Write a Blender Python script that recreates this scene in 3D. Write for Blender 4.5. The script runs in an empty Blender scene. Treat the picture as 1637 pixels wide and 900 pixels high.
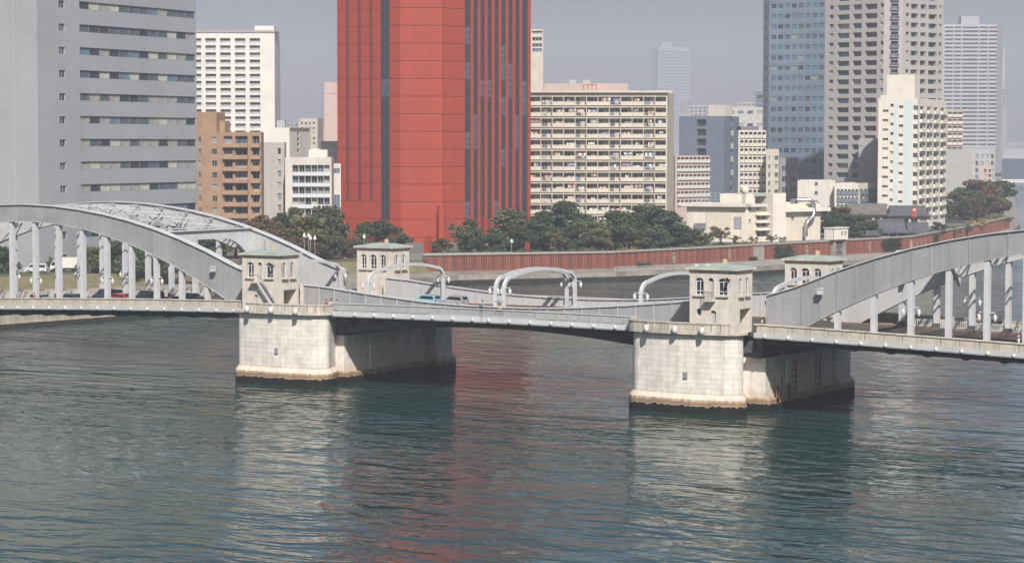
import bpy, bmesh, math, random
import numpy as np
from mathutils import Vector, Matrix

random.seed(7)
rng = np.random.default_rng(7)
S = bpy.context.scene
COL = S.collection

# ------------------------------------------------------------------ camera
FPX, HOR, IW, IH = 3758.187, 230.4386, 1637.0, 900.0
CP = np.array([159.346, -262.137, 31.751])
YAW, ROLL = -0.55652, 0.00098
PIT = math.atan((450 - HOR) / FPX)
FWH = np.array([math.sin(YAW), math.cos(YAW), 0.0])
RTH = np.array([math.cos(YAW), -math.sin(YAW), 0.0])
UPV = np.array([0, 0, 1.0])
CF = FWH * math.cos(PIT) - UPV * math.sin(PIT)
CU0 = FWH * math.sin(PIT) + UPV * math.cos(PIT)
CR = RTH * math.cos(ROLL) + CU0 * math.sin(ROLL)
CU = CU0 * math.cos(ROLL) - RTH * math.sin(ROLL)

cam_d = bpy.data.cameras.new('camera')
cam_d.sensor_width = 36.0
cam_d.lens = 36.0 * FPX / IW
cam_d.clip_start = 1.0
cam_d.clip_end = 20000
cam = bpy.data.objects.new('camera', cam_d)
COL.objects.link(cam)
cam.matrix_world = Matrix(((CR[0], CU[0], -CF[0], CP[0]), (CR[1], CU[1], -CF[1], CP[1]),
                           (CR[2], CU[2], -CF[2], CP[2]), (0, 0, 0, 1)))
S.camera = cam

# ------------------------------------------------------------------ sky and sun
SUN = Vector((0.88, -1.0, 1.18)).normalized()
world = bpy.data.worlds.new('World'); S.world = world
world.use_nodes = True
nt = world.node_tree
for n in list(nt.nodes): nt.nodes.remove(n)
sky = nt.nodes.new('ShaderNodeTexSky'); sky.sky_type = 'NISHITA'; sky.sun_disc = False
sky.sun_elevation = math.asin(SUN.z)
sky.sun_rotation = math.atan2(SUN.x, SUN.y)
sky.altitude = 0; sky.air_density = 1.0; sky.dust_density = 3.0; sky.ozone_density = 3.0
bg = nt.nodes.new('ShaderNodeBackground'); bg.inputs['Strength'].default_value = 0.050
wo = nt.nodes.new('ShaderNodeOutputWorld')
nt.links.new(sky.outputs[0], bg.inputs[0]); nt.links.new(bg.outputs[0], wo.inputs[0])
sun_d = bpy.data.lights.new('sun', 'SUN'); sun_d.energy = 4.5; sun_d.angle = math.radians(0.8)
sun_d.color = (1.0, 0.945, 0.87)
sun = bpy.data.objects.new('sun', sun_d); COL.objects.link(sun)
sun.rotation_euler = (-SUN).to_track_quat('-Z', 'Y').to_euler()
sun.location = (0, 0, 300)

S.view_settings.view_transform = 'Standard'
S.view_settings.look = 'None'
S.view_settings.exposure = 0.46
S.view_settings.gamma = 1.0
S.view_settings.use_curve_mapping = False
S.render.engine = 'CYCLES'
S.cycles.use_denoising = True
S.cycles.max_bounces = 6
S.cycles.diffuse_bounces = 3
S.cycles.glossy_bounces = 3
S.cycles.volume_bounces = 1
S.cycles.transparent_max_bounces = 6
S.cycles.caustics_reflective = False
S.cycles.caustics_refractive = False

# ------------------------------------------------------------------ helpers
def P(u, v, D):                      # a point seen at photo pixel (u, v), D metres out along the ground
    d = CF + CR * (u - 818.5) / FPX - CU * (v - 450) / FPX
    t = D / (d @ FWH)
    return CP + d * t
def G(u, D, z=4.5):                  # a ground point
    q = P(u, 300, D)
    return Vector((q[0], q[1], z))
def LD(lat, D, z=0.0):               # metres to the right of the view axis, metres out
    q = CP + FWH * D + RTH * lat
    return Vector((q[0], q[1], z))
def ZV(v, D):
    return float(P(818, v, D)[2])

MATS = {}
def mat(name, col, rough=0.7, var=0.12, scale=0.6, col2=None, streak=0.0, bump=0.0, bscale=3.0, metal=0.0,
        rnd=0.0, spec=0.3, coat=0.0):
    if name in MATS: return MATS[name]
    m = bpy.data.materials.new(name); m.use_nodes = True
    t = m.node_tree; N = t.nodes; L = t.links
    b = N['Principled BSDF']
    b.inputs['Roughness'].default_value = rough
    b.inputs['Metallic'].default_value = metal
    b.inputs['Specular IOR Level'].default_value = spec
    b.inputs['Coat Weight'].default_value = coat
    tc = N.new('ShaderNodeTexCoord')
    nz = N.new('ShaderNodeTexNoise'); nz.inputs['Scale'].default_value = scale; nz.inputs['Detail'].default_value = 6
    nz.inputs['Roughness'].default_value = 0.6
    L.new(tc.outputs['Object'], nz.inputs['Vector'])
    rp = N.new('ShaderNodeValToRGB')
    c2 = col2 or tuple(max(0, c * (1 - 2.2 * var)) for c in col)
    rp.color_ramp.elements[0].position = 0.32; rp.color_ramp.elements[0].color = (*c2, 1)
    rp.color_ramp.elements[1].position = 0.62; rp.color_ramp.elements[1].color = (*col, 1)
    L.new(nz.outputs[0], rp.inputs[0])
    out = rp.outputs[0]
    if streak > 0:
        mp = N.new('ShaderNodeMapping'); mp.inputs['Scale'].default_value = (2.2, 2.2, 0.12)
        L.new(tc.outputs['Object'], mp.inputs[0])
        n2 = N.new('ShaderNodeTexNoise'); n2.inputs['Scale'].default_value = 1.0; n2.inputs['Detail'].default_value = 4
        L.new(mp.outputs[0], n2.inputs['Vector'])
        mr = N.new('ShaderNodeMapRange'); mr.inputs[1].default_value = 0.42; mr.inputs[2].default_value = 0.68
        mr.inputs[3].default_value = 0; mr.inputs[4].default_value = streak
        L.new(n2.outputs[0], mr.inputs[0])
        mx = N.new('ShaderNodeMix'); mx.data_type = 'RGBA'; mx.blend_type = 'MULTIPLY'
        L.new(mr.outputs[0], mx.inputs[0]); L.new(out, mx.inputs[6]); mx.inputs[7].default_value = (0.42, 0.37, 0.30, 1)
        out = mx.outputs[2]
    if rnd > 0:
        oi = N.new('ShaderNodeObjectInfo')
        mr = N.new('ShaderNodeMapRange'); mr.inputs[3].default_value = 1 - rnd; mr.inputs[4].default_value = 1 + rnd
        L.new(oi.outputs['Random'], mr.inputs[0])
        hs = N.new('ShaderNodeHueSaturation'); L.new(mr.outputs[0], hs.inputs['Value']); L.new(out, hs.inputs['Color'])
        out = hs.outputs[0]
    L.new(out, b.inputs['Base Color'])
    if bump > 0:
        n3 = N.new('ShaderNodeTexNoise'); n3.inputs['Scale'].default_value = bscale; n3.inputs['Detail'].default_value = 5
        L.new(tc.outputs['Object'], n3.inputs['Vector'])
        bp = N.new('ShaderNodeBump'); bp.inputs['Strength'].default_value = bump; bp.inputs['Distance'].default_value = 0.05
        L.new(n3.outputs[0], bp.inputs['Height']); L.new(bp.outputs[0], b.inputs['Normal'])
    MATS[name] = m
    return m

class MB:
    """collects faces; build() links them as one mesh object"""
    def __init__(s): s.v = []; s.f = []; s.m = []; s.sm = []
    def add(s, vs, fs, mi=0, smooth=False):
        o = len(s.v); s.v += [tuple(map(float, x)) for x in vs]
        for f in fs: s.f.append(tuple(o + i for i in f)); s.m.append(mi); s.sm.append(smooth)
        return s
    def quad(s, a, b, c, d, mi=0): return s.add([a, b, c, d], [(0, 1, 2, 3)], mi)
    def box(s, x0, x1, y0, y1, z0, z1, mi=0):
        v = [(x0, y0, z0), (x1, y0, z0), (x1, y1, z0), (x0, y1, z0), (x0, y0, z1), (x1, y0, z1), (x1, y1, z1), (x0, y1, z1)]
        return s.add(v, [(0, 3, 2, 1), (4, 5, 6, 7), (0, 1, 5, 4), (1, 2, 6, 5), (2, 3, 7, 6), (3, 0, 4, 7)], mi)
    def hexa(s, bot, top, mi=0):
        return s.add(list(bot) + list(top), [(0, 3, 2, 1), (4, 5, 6, 7), (0, 1, 5, 4), (1, 2, 6, 5), (2, 3, 7, 6), (3, 0, 4, 7)], mi)
    def prism(s, poly, z0, z1, mi=0, caps=True):
        n = len(poly)
        v = [(p[0], p[1], z0) for p in poly] + [(p[0], p[1], z1) for p in poly]
        f = [(i, (i + 1) % n, n + (i + 1) % n, n + i) for i in range(n)]
        if caps: f += [tuple(range(n - 1, -1, -1)), tuple(range(n, 2 * n))]
        return s.add(v, f, mi)
    def xprism(s, poly, y0, y1, mi=0):      # poly in (x, z), pushed along y
        n = len(poly)
        v = [(p[0], y0, p[1]) for p in poly] + [(p[0], y1, p[1]) for p in poly]
        f = [(i, (i + 1) % n, n + (i + 1) % n, n + i) for i in range(n)] + [tuple(range(n - 1, -1, -1)), tuple(range(n, 2 * n))]
        return s.add(v, f, mi)
    def yprism(s, poly, x0, x1, mi=0):      # poly in (y, z), pushed along x
        n = len(poly)
        v = [(x0, p[0], p[1]) for p in poly] + [(x1, p[0], p[1]) for p in poly]
        f = [(i, (i + 1) % n, n + (i + 1) % n, n + i) for i in range(n)] + [tuple(range(n - 1, -1, -1)), tuple(range(n, 2 * n))]
        return s.add(v, f, mi)
    def beam(s, p, q, w, h, mi=0):
        p = Vector(p); q = Vector(q); d = (q - p).normalized()
        r = d.cross(Vector((0, 0, 1)))
        if r.length < 1e-4: r = Vector((1, 0, 0))
        r.normalize(); u = r.cross(d); r = r * w / 2; u = u * h / 2
        return s.hexa([p - r - u, p + r - u, q + r - u, q - r - u], [p - r + u, p + r + u, q + r + u, q - r + u], mi)
    def tube(s, path, r, n=8, mi=0, caps=True, smooth=True):
        path = [Vector(p) for p in path]; rr = r if isinstance(r, (list, tuple)) else [r] * len(path)
        vs = []; fs = []
        for i, p in enumerate(path):
            d = (path[min(i + 1, len(path) - 1)] - path[max(i - 1, 0)]).normalized()
            a = d.cross(Vector((0, 0, 1)))
            if a.length < 1e-3: a = d.cross(Vector((0, 1, 0)))
            a.normalize(); b = d.cross(a)
            for k in range(n):
                t = 2 * math.pi * k / n
                vs.append(p + (a * math.cos(t) + b * math.sin(t)) * rr[i])
        for i in range(len(path) - 1):
            for k in range(n):
                fs.append((i * n + k, i * n + (k + 1) % n, (i + 1) * n + (k + 1) % n, (i + 1) * n + k))
        s.add(vs, fs, mi, smooth)
        if caps:
            s.add(vs[:n], [tuple(range(n))], mi); s.add(vs[-n:], [tuple(range(n - 1, -1, -1))], mi)
        return s
    def lathe(s, prof, n=12, c=(0, 0, 0), mi=0, smooth=True):
        vs = []; fs = []
        for r, z in prof:
            for k in range(n):
                t = 2 * math.pi * k / n; vs.append((c[0] + r * math.cos(t), c[1] + r * math.sin(t), c[2] + z))
        for i in range(len(prof) - 1):
            for k in range(n): fs.append((i * n + k, i * n + (k + 1) % n, (i + 1) * n + (k + 1) % n, (i + 1) * n + k))
        return s.add(vs, fs, mi, smooth)
    def mesh(s, name, mats):
        me = bpy.data.meshes.new(name); me.from_pydata(s.v, [], s.f)
        for m in (mats if isinstance(mats, (list, tuple)) else [mats]): me.materials.append(m)
        if me.polygons:
            me.polygons.foreach_set('material_index', s.m); me.polygons.foreach_set('use_smooth', s.sm)
        me.update()
        return me
    def build(s, name, mats, parent=None, loc=(0, 0, 0), rz=0.0, fix=True):
        me = s.mesh(name, mats)
        if fix:
            bm = bmesh.new(); bm.from_mesh(me); bmesh.ops.recalc_face_normals(bm, faces=bm.faces); bm.to_mesh(me); bm.free()
        return put(name, me, parent, loc, rz)

def put(name, me, parent=None, loc=(0, 0, 0), rz=0.0):
    o = bpy.data.objects.new(name, me); COL.objects.link(o)
    o.location = loc; o.rotation_euler = (0, 0, rz)
    if parent is not None: o.parent = parent
    return o
def tag(o, label=None, cat=None, group=None, kind=None):
    if label: o['label'] = label
    if cat: o['category'] = cat
    if group: o['group'] = group
    if kind: o['kind'] = kind
    return o
def thing(name, label, cat, loc=(0, 0, 0), rz=0.0, group=None):
    o = bpy.data.objects.new(name, None); COL.objects.link(o)
    o.location = loc; o.rotation_euler = (0, 0, rz); o.empty_display_size = 1
    return tag(o, label, cat, group)
def interp(tab, x):
    xs = [a for a, b in tab]; ys = [b for a, b in tab]
    return float(np.interp(x, xs, ys))

# ------------------------------------------------------------------ materials
def stone_mat(name, col, wet):
    """dressed granite with rust and dark weed near the water line"""
    m = mat(name, col, rough=0.85, var=0.10, scale=0.7, streak=0.20, bump=0.2, bscale=7, rnd=0.035)
    if not wet: return m
    t = m.node_tree; N = t.nodes; L = t.links; b = N['Principled BSDF']
    src = b.inputs['Base Color'].links[0].from_socket
    ge = N.new('ShaderNodeNewGeometry'); sp = N.new('ShaderNodeSeparateXYZ'); L.new(ge.outputs['Position'], sp.inputs[0])
    mp = N.new('ShaderNodeMapping'); mp.inputs['Scale'].default_value = (1.3, 1.3, 0.35); L.new(ge.outputs['Position'], mp.inputs[0])
    nz = N.new('ShaderNodeTexNoise'); nz.inputs['Scale'].default_value = 1.4; nz.inputs['Detail'].default_value = 7; L.new(mp.outputs[0], nz.inputs['Vector'])
    ma = N.new('ShaderNodeMath'); ma.operation = 'MULTIPLY_ADD'; ma.inputs[1].default_value = 0.9
    L.new(nz.outputs[0], ma.inputs[0])
    su = N.new('ShaderNodeMath'); su.operation = 'SUBTRACT'; L.new(sp.outputs[2], su.inputs[0]); su.inputs[1].default_value = 0.4
    L.new(su.outputs[0], ma.inputs[2])
    rp = N.new('ShaderNodeValToRGB'); cr = rp.color_ramp
    dv = N.new('ShaderNodeMath'); dv.operation = 'DIVIDE'; dv.inputs[1].default_value = 4.0; L.new(ma.outputs[0], dv.inputs[0])
    L.new(dv.outputs[0], rp.inputs[0])
    cr.elements[0].position = 0.0; cr.elements[0].color = (0.012, 0.013, 0.011, 1)
    cr.elements[1].position = 0.9; cr.elements[1].color = (1, 1, 1, 1)
    for p, c in ((0.235, (0.016, 0.015, 0.013, 1)), (0.262, (0.60, 0.54, 0.47, 1)), (0.30, (0.36, 0.22, 0.11, 1)), (0.365, (0.52, 0.38, 0.25, 1)),
                 (0.44, (0.90, 0.82, 0.72, 1)), (0.55, (0.86, 0.80, 0.73, 1)), (0.66, (0.97, 0.95, 0.92, 1))):
        e = cr.elements.new(p); e.color = c
    mx = N.new('ShaderNodeMix'); mx.data_type = 'RGBA'; mx.blend_type = 'MULTIPLY'; mx.inputs[0].default_value = 1
    L.new(src, mx.inputs[6]); L.new(rp.outputs[0], mx.inputs[7]); L.new(mx.outputs[2], b.inputs['Base Color'])
    return m
M_STONE = stone_mat('pier_granite', (0.76, 0.715, 0.66), True)
M_STONE2 = stone_mat('tower_granite', (0.66, 0.61, 0.545), False)
M_STONE3 = mat('parapet_granite', (0.60, 0.545, 0.47), rough=0.85, var=0.12, streak=0.45, bump=0.2, bscale=6, rnd=0.08)
M_CONC = mat('quay_concrete', (0.34, 0.315, 0.275), rough=0.9, var=0.22, scale=0.2, streak=0.45)
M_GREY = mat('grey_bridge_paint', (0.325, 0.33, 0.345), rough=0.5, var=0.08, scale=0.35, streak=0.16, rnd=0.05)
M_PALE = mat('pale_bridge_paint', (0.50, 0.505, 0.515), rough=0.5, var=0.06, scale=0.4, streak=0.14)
M_CAP = mat('white_bridge_paint', (0.56, 0.57, 0.595), rough=0.5, var=0.06, scale=0.8, streak=0.1)
M_RAIL = mat('railing_paint', (0.44, 0.44, 0.44), rough=0.55, var=0.08, scale=0.8, streak=0.3, rnd=0.05)
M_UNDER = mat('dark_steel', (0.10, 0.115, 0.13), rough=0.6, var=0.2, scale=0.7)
M_ROAD = mat('asphalt', (0.10, 0.088, 0.078), rough=0.9, var=0.18, scale=0.3)
M_GUTTER = mat('brown_paving', (0.24, 0.14, 0.085), rough=0.9, var=0.15, scale=0.8)
M_COPPER = mat('copper_roof', (0.34, 0.43, 0.385), rough=0.7, var=0.12, scale=1.2)
M_GLASSD = mat('dark_glass', (0.03, 0.035, 0.045), rough=0.12, var=0.2, spec=0.6)
M_WFRAME = mat('window_frame_white', (0.66, 0.67, 0.68), rough=0.5, var=0.05)
M_DOOR = mat('grey_door', (0.46, 0.46, 0.46), rough=0.6, var=0.08)
M_LAMP = mat('white_lantern', (0.60, 0.60, 0.58), rough=0.35, var=0.03)
M_METAL = mat('bare_metal', (0.55, 0.55, 0.56), rough=0.3, metal=0.8, var=0.1)
M_RUST = mat('rust', (0.32, 0.13, 0.06), rough=0.9, var=0.3, scale=2)
M_WALLIN = mat('parapet_inner', (0.20, 0.195, 0.185), rough=0.9, var=0.15)

# ------------------------------------------------------------------ water
def water_mat():
    m = bpy.data.materials.new('river_water'); m.use_nodes = True
    t = m.node_tree; N = t.nodes; L = t.links; b = N['Principled BSDF']
    b.inputs['Base Color'].default_value = (0.012, 0.044, 0.043, 1)
    b.inputs['Roughness'].default_value = 0.04; b.inputs['IOR'].default_value = 1.33
    b.inputs['Specular IOR Level'].default_value = 0.5
    ge = N.new('ShaderNodeNewGeometry')
    def noise(scale, rot, sx, sy, detail, dist=0.0):
        mp = N.new('ShaderNodeMapping'); mp.inputs['Rotation'].default_value = (0, 0, rot); mp.inputs['Scale'].default_value = (sx, sy, 1)
        L.new(ge.outputs['Position'], mp.inputs[0])
        n = N.new('ShaderNodeTexNoise'); n.inputs['Scale'].default_value = scale; n.inputs['Detail'].default_value = detail
        n.inputs['Distortion'].default_value = dist
        L.new(mp.outputs[0], n.inputs['Vector']); return n.outputs[0]
    def mul(a, k):
        x = N.new('ShaderNodeMath'); x.operation = 'MULTIPLY'; L.new(a, x.inputs[0])
        if isinstance(k, (int, float)): x.inputs[1].default_value = k
        else: L.new(k, x.inputs[1])
        return x.outputs[0]
    def addn(a, c):
        x = N.new('ShaderNodeMath'); x.operation = 'ADD'; L.new(a, x.inputs[0]); L.new(c, x.inputs[1]); return x.outputs[0]
    ra = 0.52
    big = noise(0.20, ra, 0.4, 1.0, 2.0, 0.8)
    mid = noise(0.50, ra + 0.15, 0.45, 1.0, 2.0, 0.6)
    sml = noise(1.9, ra - 0.2, 0.6, 1.0, 3.0, 0.2)
    patch = noise(0.018, ra, 0.5, 1.3, 3.0, 0.8)
    mr = N.new('ShaderNodeMapRange'); mr.inputs[1].default_value = 0.38; mr.inputs[2].default_value = 0.62; mr.inputs[3].default_value = 0.45; mr.inputs[4].default_value = 1.25
    L.new(patch, mr.inputs[0])
    h = addn(addn(mul(big, 0.75), mul(mid, 0.36)), mul(sml, 0.035))
    h = mul(h, mr.outputs[0])
    bp = N.new('ShaderNodeBump'); bp.inputs['Strength'].default_value = 1.0; bp.inputs['Distance'].default_value = 0.85
    L.new(h, bp.inputs['Height']); L.new(bp.outputs[0], b.inputs['Normal'])
    return m
M_WATER = water_mat()
wb = MB()
wq = [LD(-2900, -500), LD(2900, -500), LD(2900, 6000), LD(-2900, 6000)]
wb.quad(*wq)
tag(wb.build('river_water', M_WATER), kind='structure')

# ------------------------------------------------------------------ banks
BANK = [(-290, 250), (-190, 322), (-140, 362), (-88, 403), (-64, 432), (-34, 500), (-12, 532), (24, 547), (60, 572), (111, 628), (150, 722), (190, 880), (240, 1120), (340, 1590), (470, 2200)]
WALL = [(-330, 300), (-222, 385), (-166, 428), (-110, 470), (-84, 492), (-50, 535), (-21, 548), (24, 563), (40, 580), (112, 660), (143, 740), (177, 838), (222, 1120), (322, 1600), (450, 2210)]
def land_sheet():
    m = MB()
    far = [(450, 5900), (-2800, 5900), (-2800, 300)]
    poly = [LD(a, b, 4.5) for a, b in WALL] + [LD(a, b, 4.5) for a, b in [(900, 2700), (2800, 3600), (2800, 5900), (-2800, 5900), (-2800, 300)]]
    from mathutils.geometry import tessellate_polygon
    tr = tessellate_polygon([[p for p in poly]])
    m.add(poly, [tuple(t) for t in tr])
    return m
M_LAND = mat('city_ground', (0.17, 0.165, 0.15), rough=0.95, var=0.15, scale=0.05)
M_GRASS = mat('park_grass', (0.10, 0.10, 0.042), rough=0.95, var=0.25, scale=0.25, col2=(0.09, 0.095, 0.03))
M_DRY = mat('dry_grass', (0.17, 0.145, 0.085), rough=0.95, var=0.25, scale=0.4, col2=(0.11, 0.11, 0.05))
tag(land_sheet().build('city_ground', M_LAND), kind='structure')
q = MB()
for i in range(len(BANK) - 1):
    a, b = LD(*BANK[i], 2.0), LD(*BANK[i + 1], 2.0); c, d = LD(*WALL[i + 1], 2.0), LD(*WALL[i], 2.0)
    q.quad(a, b, c, d)
    q.quad(LD(*BANK[i], -3), LD(*BANK[i + 1], -3), b, a)
    q.quad(d, c, LD(*WALL[i + 1], 4.496), LD(*WALL[i], 4.496))
quay = tag(q.build('quay_walkway', M_CONC, fix=False), kind='structure')
# kerb stones along the quay edge, the waterside face of the left quay in cut stone
M_QUAYST = mat('quay_granite', (0.44, 0.40, 0.33), rough=0.9, var=0.15, streak=0.3, rnd=0.08); M_DARKST = mat('dark_stone', (0.035, 0.035, 0.03), rough=0.8, var=0.3)
def along(line, i0, i1, step, off=0.0):
    """points every `step` metres along a (lateral, depth) polyline"""
    pts = [Vector(line[k]) for k in range(i0, i1 + 1)]
    out = []; carry = 0.0
    for a, b in zip(pts[:-1], pts[1:]):
        L = (b - a).length; t = carry
        while t < L:
            out.append(tuple(a + (b - a) * t / L)); t += step
        carry = t - L
    return out
def seg_obj(name, a, b, z0, z1, th, m, parent, gap=0.03, inset=0.0):
    pa, pb = LD(*a), LD(*b); d = (pb - pa); L = d.length; rz = math.atan2(d.y, d.x)
    k = MB().box(gap / 2, L - gap / 2, -th, inset, z0, z1)
    return k.build(name, m, parent, pa, rz, fix=False)
for z0, z1 in ((0.0, 0.72), (0.74, 1.36), (1.38, 2.05)):
    pts = along(BANK, 2, 5, 3.0)
    for a, b in zip(pts[:-1], pts[1:]): seg_obj('quay_stone', a, b, z0 - (1.0 if z0 == 0 else 0), z1, 0.5, M_DARKST if z0 == 0 else M_QUAYST, quay)
tb = MB()
for i in range(5, len(BANK) - 2):
    a, b = LD(*BANK[i]), LD(*BANK[i + 1]); d = (b - a).normalized(); nn = Vector((d.y, -d.x, 0)) * 0.25
    tb.hexa([a + nn + Vector((0, 0, -2)), b + nn + Vector((0, 0, -2)), b + Vector((0, 0, -2)), a + Vector((0, 0, -2))], [a + nn + Vector((0, 0, 0.95)), b + nn + Vector((0, 0, 0.95)), b + Vector((0, 0, 0.95)), a + Vector((0, 0, 0.95))])
tb.build('dark_footing', M_DARKST, quay)  # near-black strip along the foot of the quay face
# low stone retaining wall and grass on the left park
emb = MB(); grs = MB()
for i in range(0, 6):
    a, b = WALL[i], WALL[i + 1]
    def off(p, k): return (p[0] - 0.62 * k, p[1] + 0.78 * k)
    emb.quad(LD(*off(a, -3.0), 2.02), LD(*off(b, -3.0), 2.02), LD(*b, 4.53), LD(*a, 4.53))
    grs.quad(LD(*a, 4.53), LD(*b, 4.53), LD(*off(b, 16), 4.53), LD(*off(a, 16), 4.53))
tag(emb.build('grass_embankment', M_DRY, fix=False), kind='structure')
tag(grs.build('park_lawn', M_GRASS, fix=False), kind='structure')
pth = MB()
for i in range(0, 6):
    a, b = WALL[i], WALL[i + 1]
    pth.quad(LD(*off(a, 0.1), 4.545), LD(*off(b, 0.1), 4.545), LD(*off(b, 2.0), 4.545), LD(*off(a, 2.0), 4.545))
tag(pth.build('park_path', M_CONC, fix=False), kind='structure')
far_lawn = MB()
for i in range(11, 13):
    a, b = WALL[i], WALL[i + 1]
    far_lawn.quad(LD(a[0] - 18, a[1], 4.52), LD(a[0] + 1, a[1], 4.52), LD(b[0] + 6, b[1], 4.52), LD(b[0] - 26, b[1], 4.52))
tag(far_lawn.build('riverside_lawn', M_DRY, fix=False), kind='structure')

# ------------------------------------------------------------------ flood wall of rusty sheet steel
M_SHEET = mat('rusty_sheet_pile', (0.30, 0.115, 0.078), rough=0.85, var=0.2, scale=0.22, col2=(0.19, 0.075, 0.055), streak=0.7, rnd=0.10)
M_COPING = mat('wall_coping', (0.36, 0.33, 0.30), rough=0.9, var=0.2, scale=0.5)
fw = thing('flood_wall', 'long rust red sheet steel flood wall with grey coping along the far bank', 'wall', LD(-21, 548, 2.0))
fw_base = LD(-21, 548, 2.0)
def wallpts(step): return along(WALL, 6, 11, step)
pts = wallpts(2.4)
for k, (a, b) in enumerate(zip(pts[:-1], pts[1:])):
    pa, pb = LD(*a, 2.0), LD(*b, 2.0); d = pb - pa; L = d.length; rz = math.atan2(d.y, d.x)
    h = 3.75
    m = MB(); n = 4; w = L / n
    concrete = 43 <= k <= 44
    for j in range(n):
        x0 = j * w + 0.01; x1 = (j + 1) * w - 0.01; e = 0.28
        if concrete: m.box(x0, x1, -0.45, -0.02, 0.0, h)
        else: m.prism([(x0, -0.02), (x0, -0.25), (x0 + 0.12, -0.25 - e), (x0 + w * 0.5, -0.25 - e), (x0 + w * 0.5 + 0.12, -0.25), (x1, -0.25), (x1, -0.02)], 0.0, h)
    m.build('concrete_panel' if concrete else 'steel_panel', M_COPING if concrete else M_SHEET, fw, pa - fw_base, rz)
    MB().box(-0.02, L + 0.02, -0.72, 0.45, h + 0.003, h + 0.45).build('coping_stone', M_COPING, fw, pa - fw_base, rz, fix=False)
M_PAINT = mat('white_wall_paint', (0.46, 0.37, 0.32), rough=0.9, var=0.25, scale=2)
def wall_at(u):
    best = None
    for a, b in zip(WALL[6:11], WALL[7:12]):
        for t in np.linspace(0, 1, 200):
            x = a[0] + (b[0] - a[0]) * t; y = a[1] + (b[1] - a[1]) * t
            uu = 818.5 + FPX * x / y
            if best is None or abs(uu - u) < best[0]: best = (abs(uu - u), (x, y), math.atan2(*(LD(*b) - LD(*a)).yx))
    return best[1], best[2]
for u, full in ((1075, 0), (1163, 0), (1288, 0), (1388, 0), (1455, 1), (1463, 1), (1470, 1), (1476, 1)):
    c, rz = wall_at(u)
    m = MB(); n = 18
    R = [(0.62 * math.cos(2 * math.pi * k / n), 1.75 + 1.35 * math.sin(2 * math.pi * k / n)) for k in range(n)]
    r = [(0.40 * math.cos(2 * math.pi * k / n), 1.75 + 1.0 * math.sin(2 * math.pi * k / n)) for k in range(n)]
    if full:
        m.xprism(R, -0.02, 0.0)
    else:
        for k in range(n):
            j = (k + 1) % n
            m.hexa([(R[k][0], -0.02, R[k][1]), (R[j][0], -0.02, R[j][1]), (r[j][0], -0.02, r[j][1]), (r[k][0], -0.02, r[k][1])],
                   [(R[k][0], 0, R[k][1]), (R[j][0], 0, R[j][1]), (r[j][0], 0, r[j][1]), (r[k][0], 0, r[k][1])])
        m.box(-0.14, 0.14, -0.02, 0, 1.2, 2.2)
    o = m.build('painted_mark', M_PAINT, fw, (0, 0, 0), rz)
    nrm = Vector((math.sin(rz), -math.cos(rz), 0))
    o.location = LD(*c, 2.0) + nrm * 0.57 - fw_base
#BRIDGE
# ================================================================== THE BRIDGE (axis = world x, centre of the lifting span at x = 0)
PH, X0, RW, OW = 4.558, 42.515, 9.69, 13.3       # hanger spacing, first hanger, rib half spacing, railing half spacing
def zr(x): return 11.05 - 0.00023 * x * x         # top of the outer parapet
def zd(x): return zr(x) - 1.22                    # road
TOPT = [(38, 13.9), (42, 15.1), (47.1, 17.1), (51.7, 18.65), (56.3, 19.95), (60.9, 21.0), (65.4, 21.8), (70, 22.4), (75, 22.85), (80.5, 23.02)]
def rtop(a):
    a = abs(a); a = a if a <= 80.5 else 161 - a
    return interp(TOPT, a)
def rbot(a):
    a = abs(a); a = a if a <= 80.5 else 161 - a
    return max(20.5 - 0.0073 * (80.5 - a) ** 2, zd(a) - 0.6)
def wpart(name, m, root, mb, fix=True):
    return mb.build(name, m, root, tuple(-c for c in root.location), 0, fix)

# lantern: glass body, roof and finial, hung from a short arm
def lantern_mesh():
    m = MB()
    m.lathe([(0.0, -0.42), (0.10, -0.40), (0.19, -0.30), (0.24, 0.0), (0.27, 0.28), (0.0, 0.28)], 8)
    m.lathe([(0.33, 0.28), (0.30, 0.34), (0.12, 0.52), (0.05, 0.62), (0.0, 0.70)], 8)
    m.v = [(x * 0.8, y * 0.8, z * 0.8) for x, y, z in m.v]
    return m.mesh('lantern', M_LAMP)
LANT = lantern_mesh()

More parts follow.
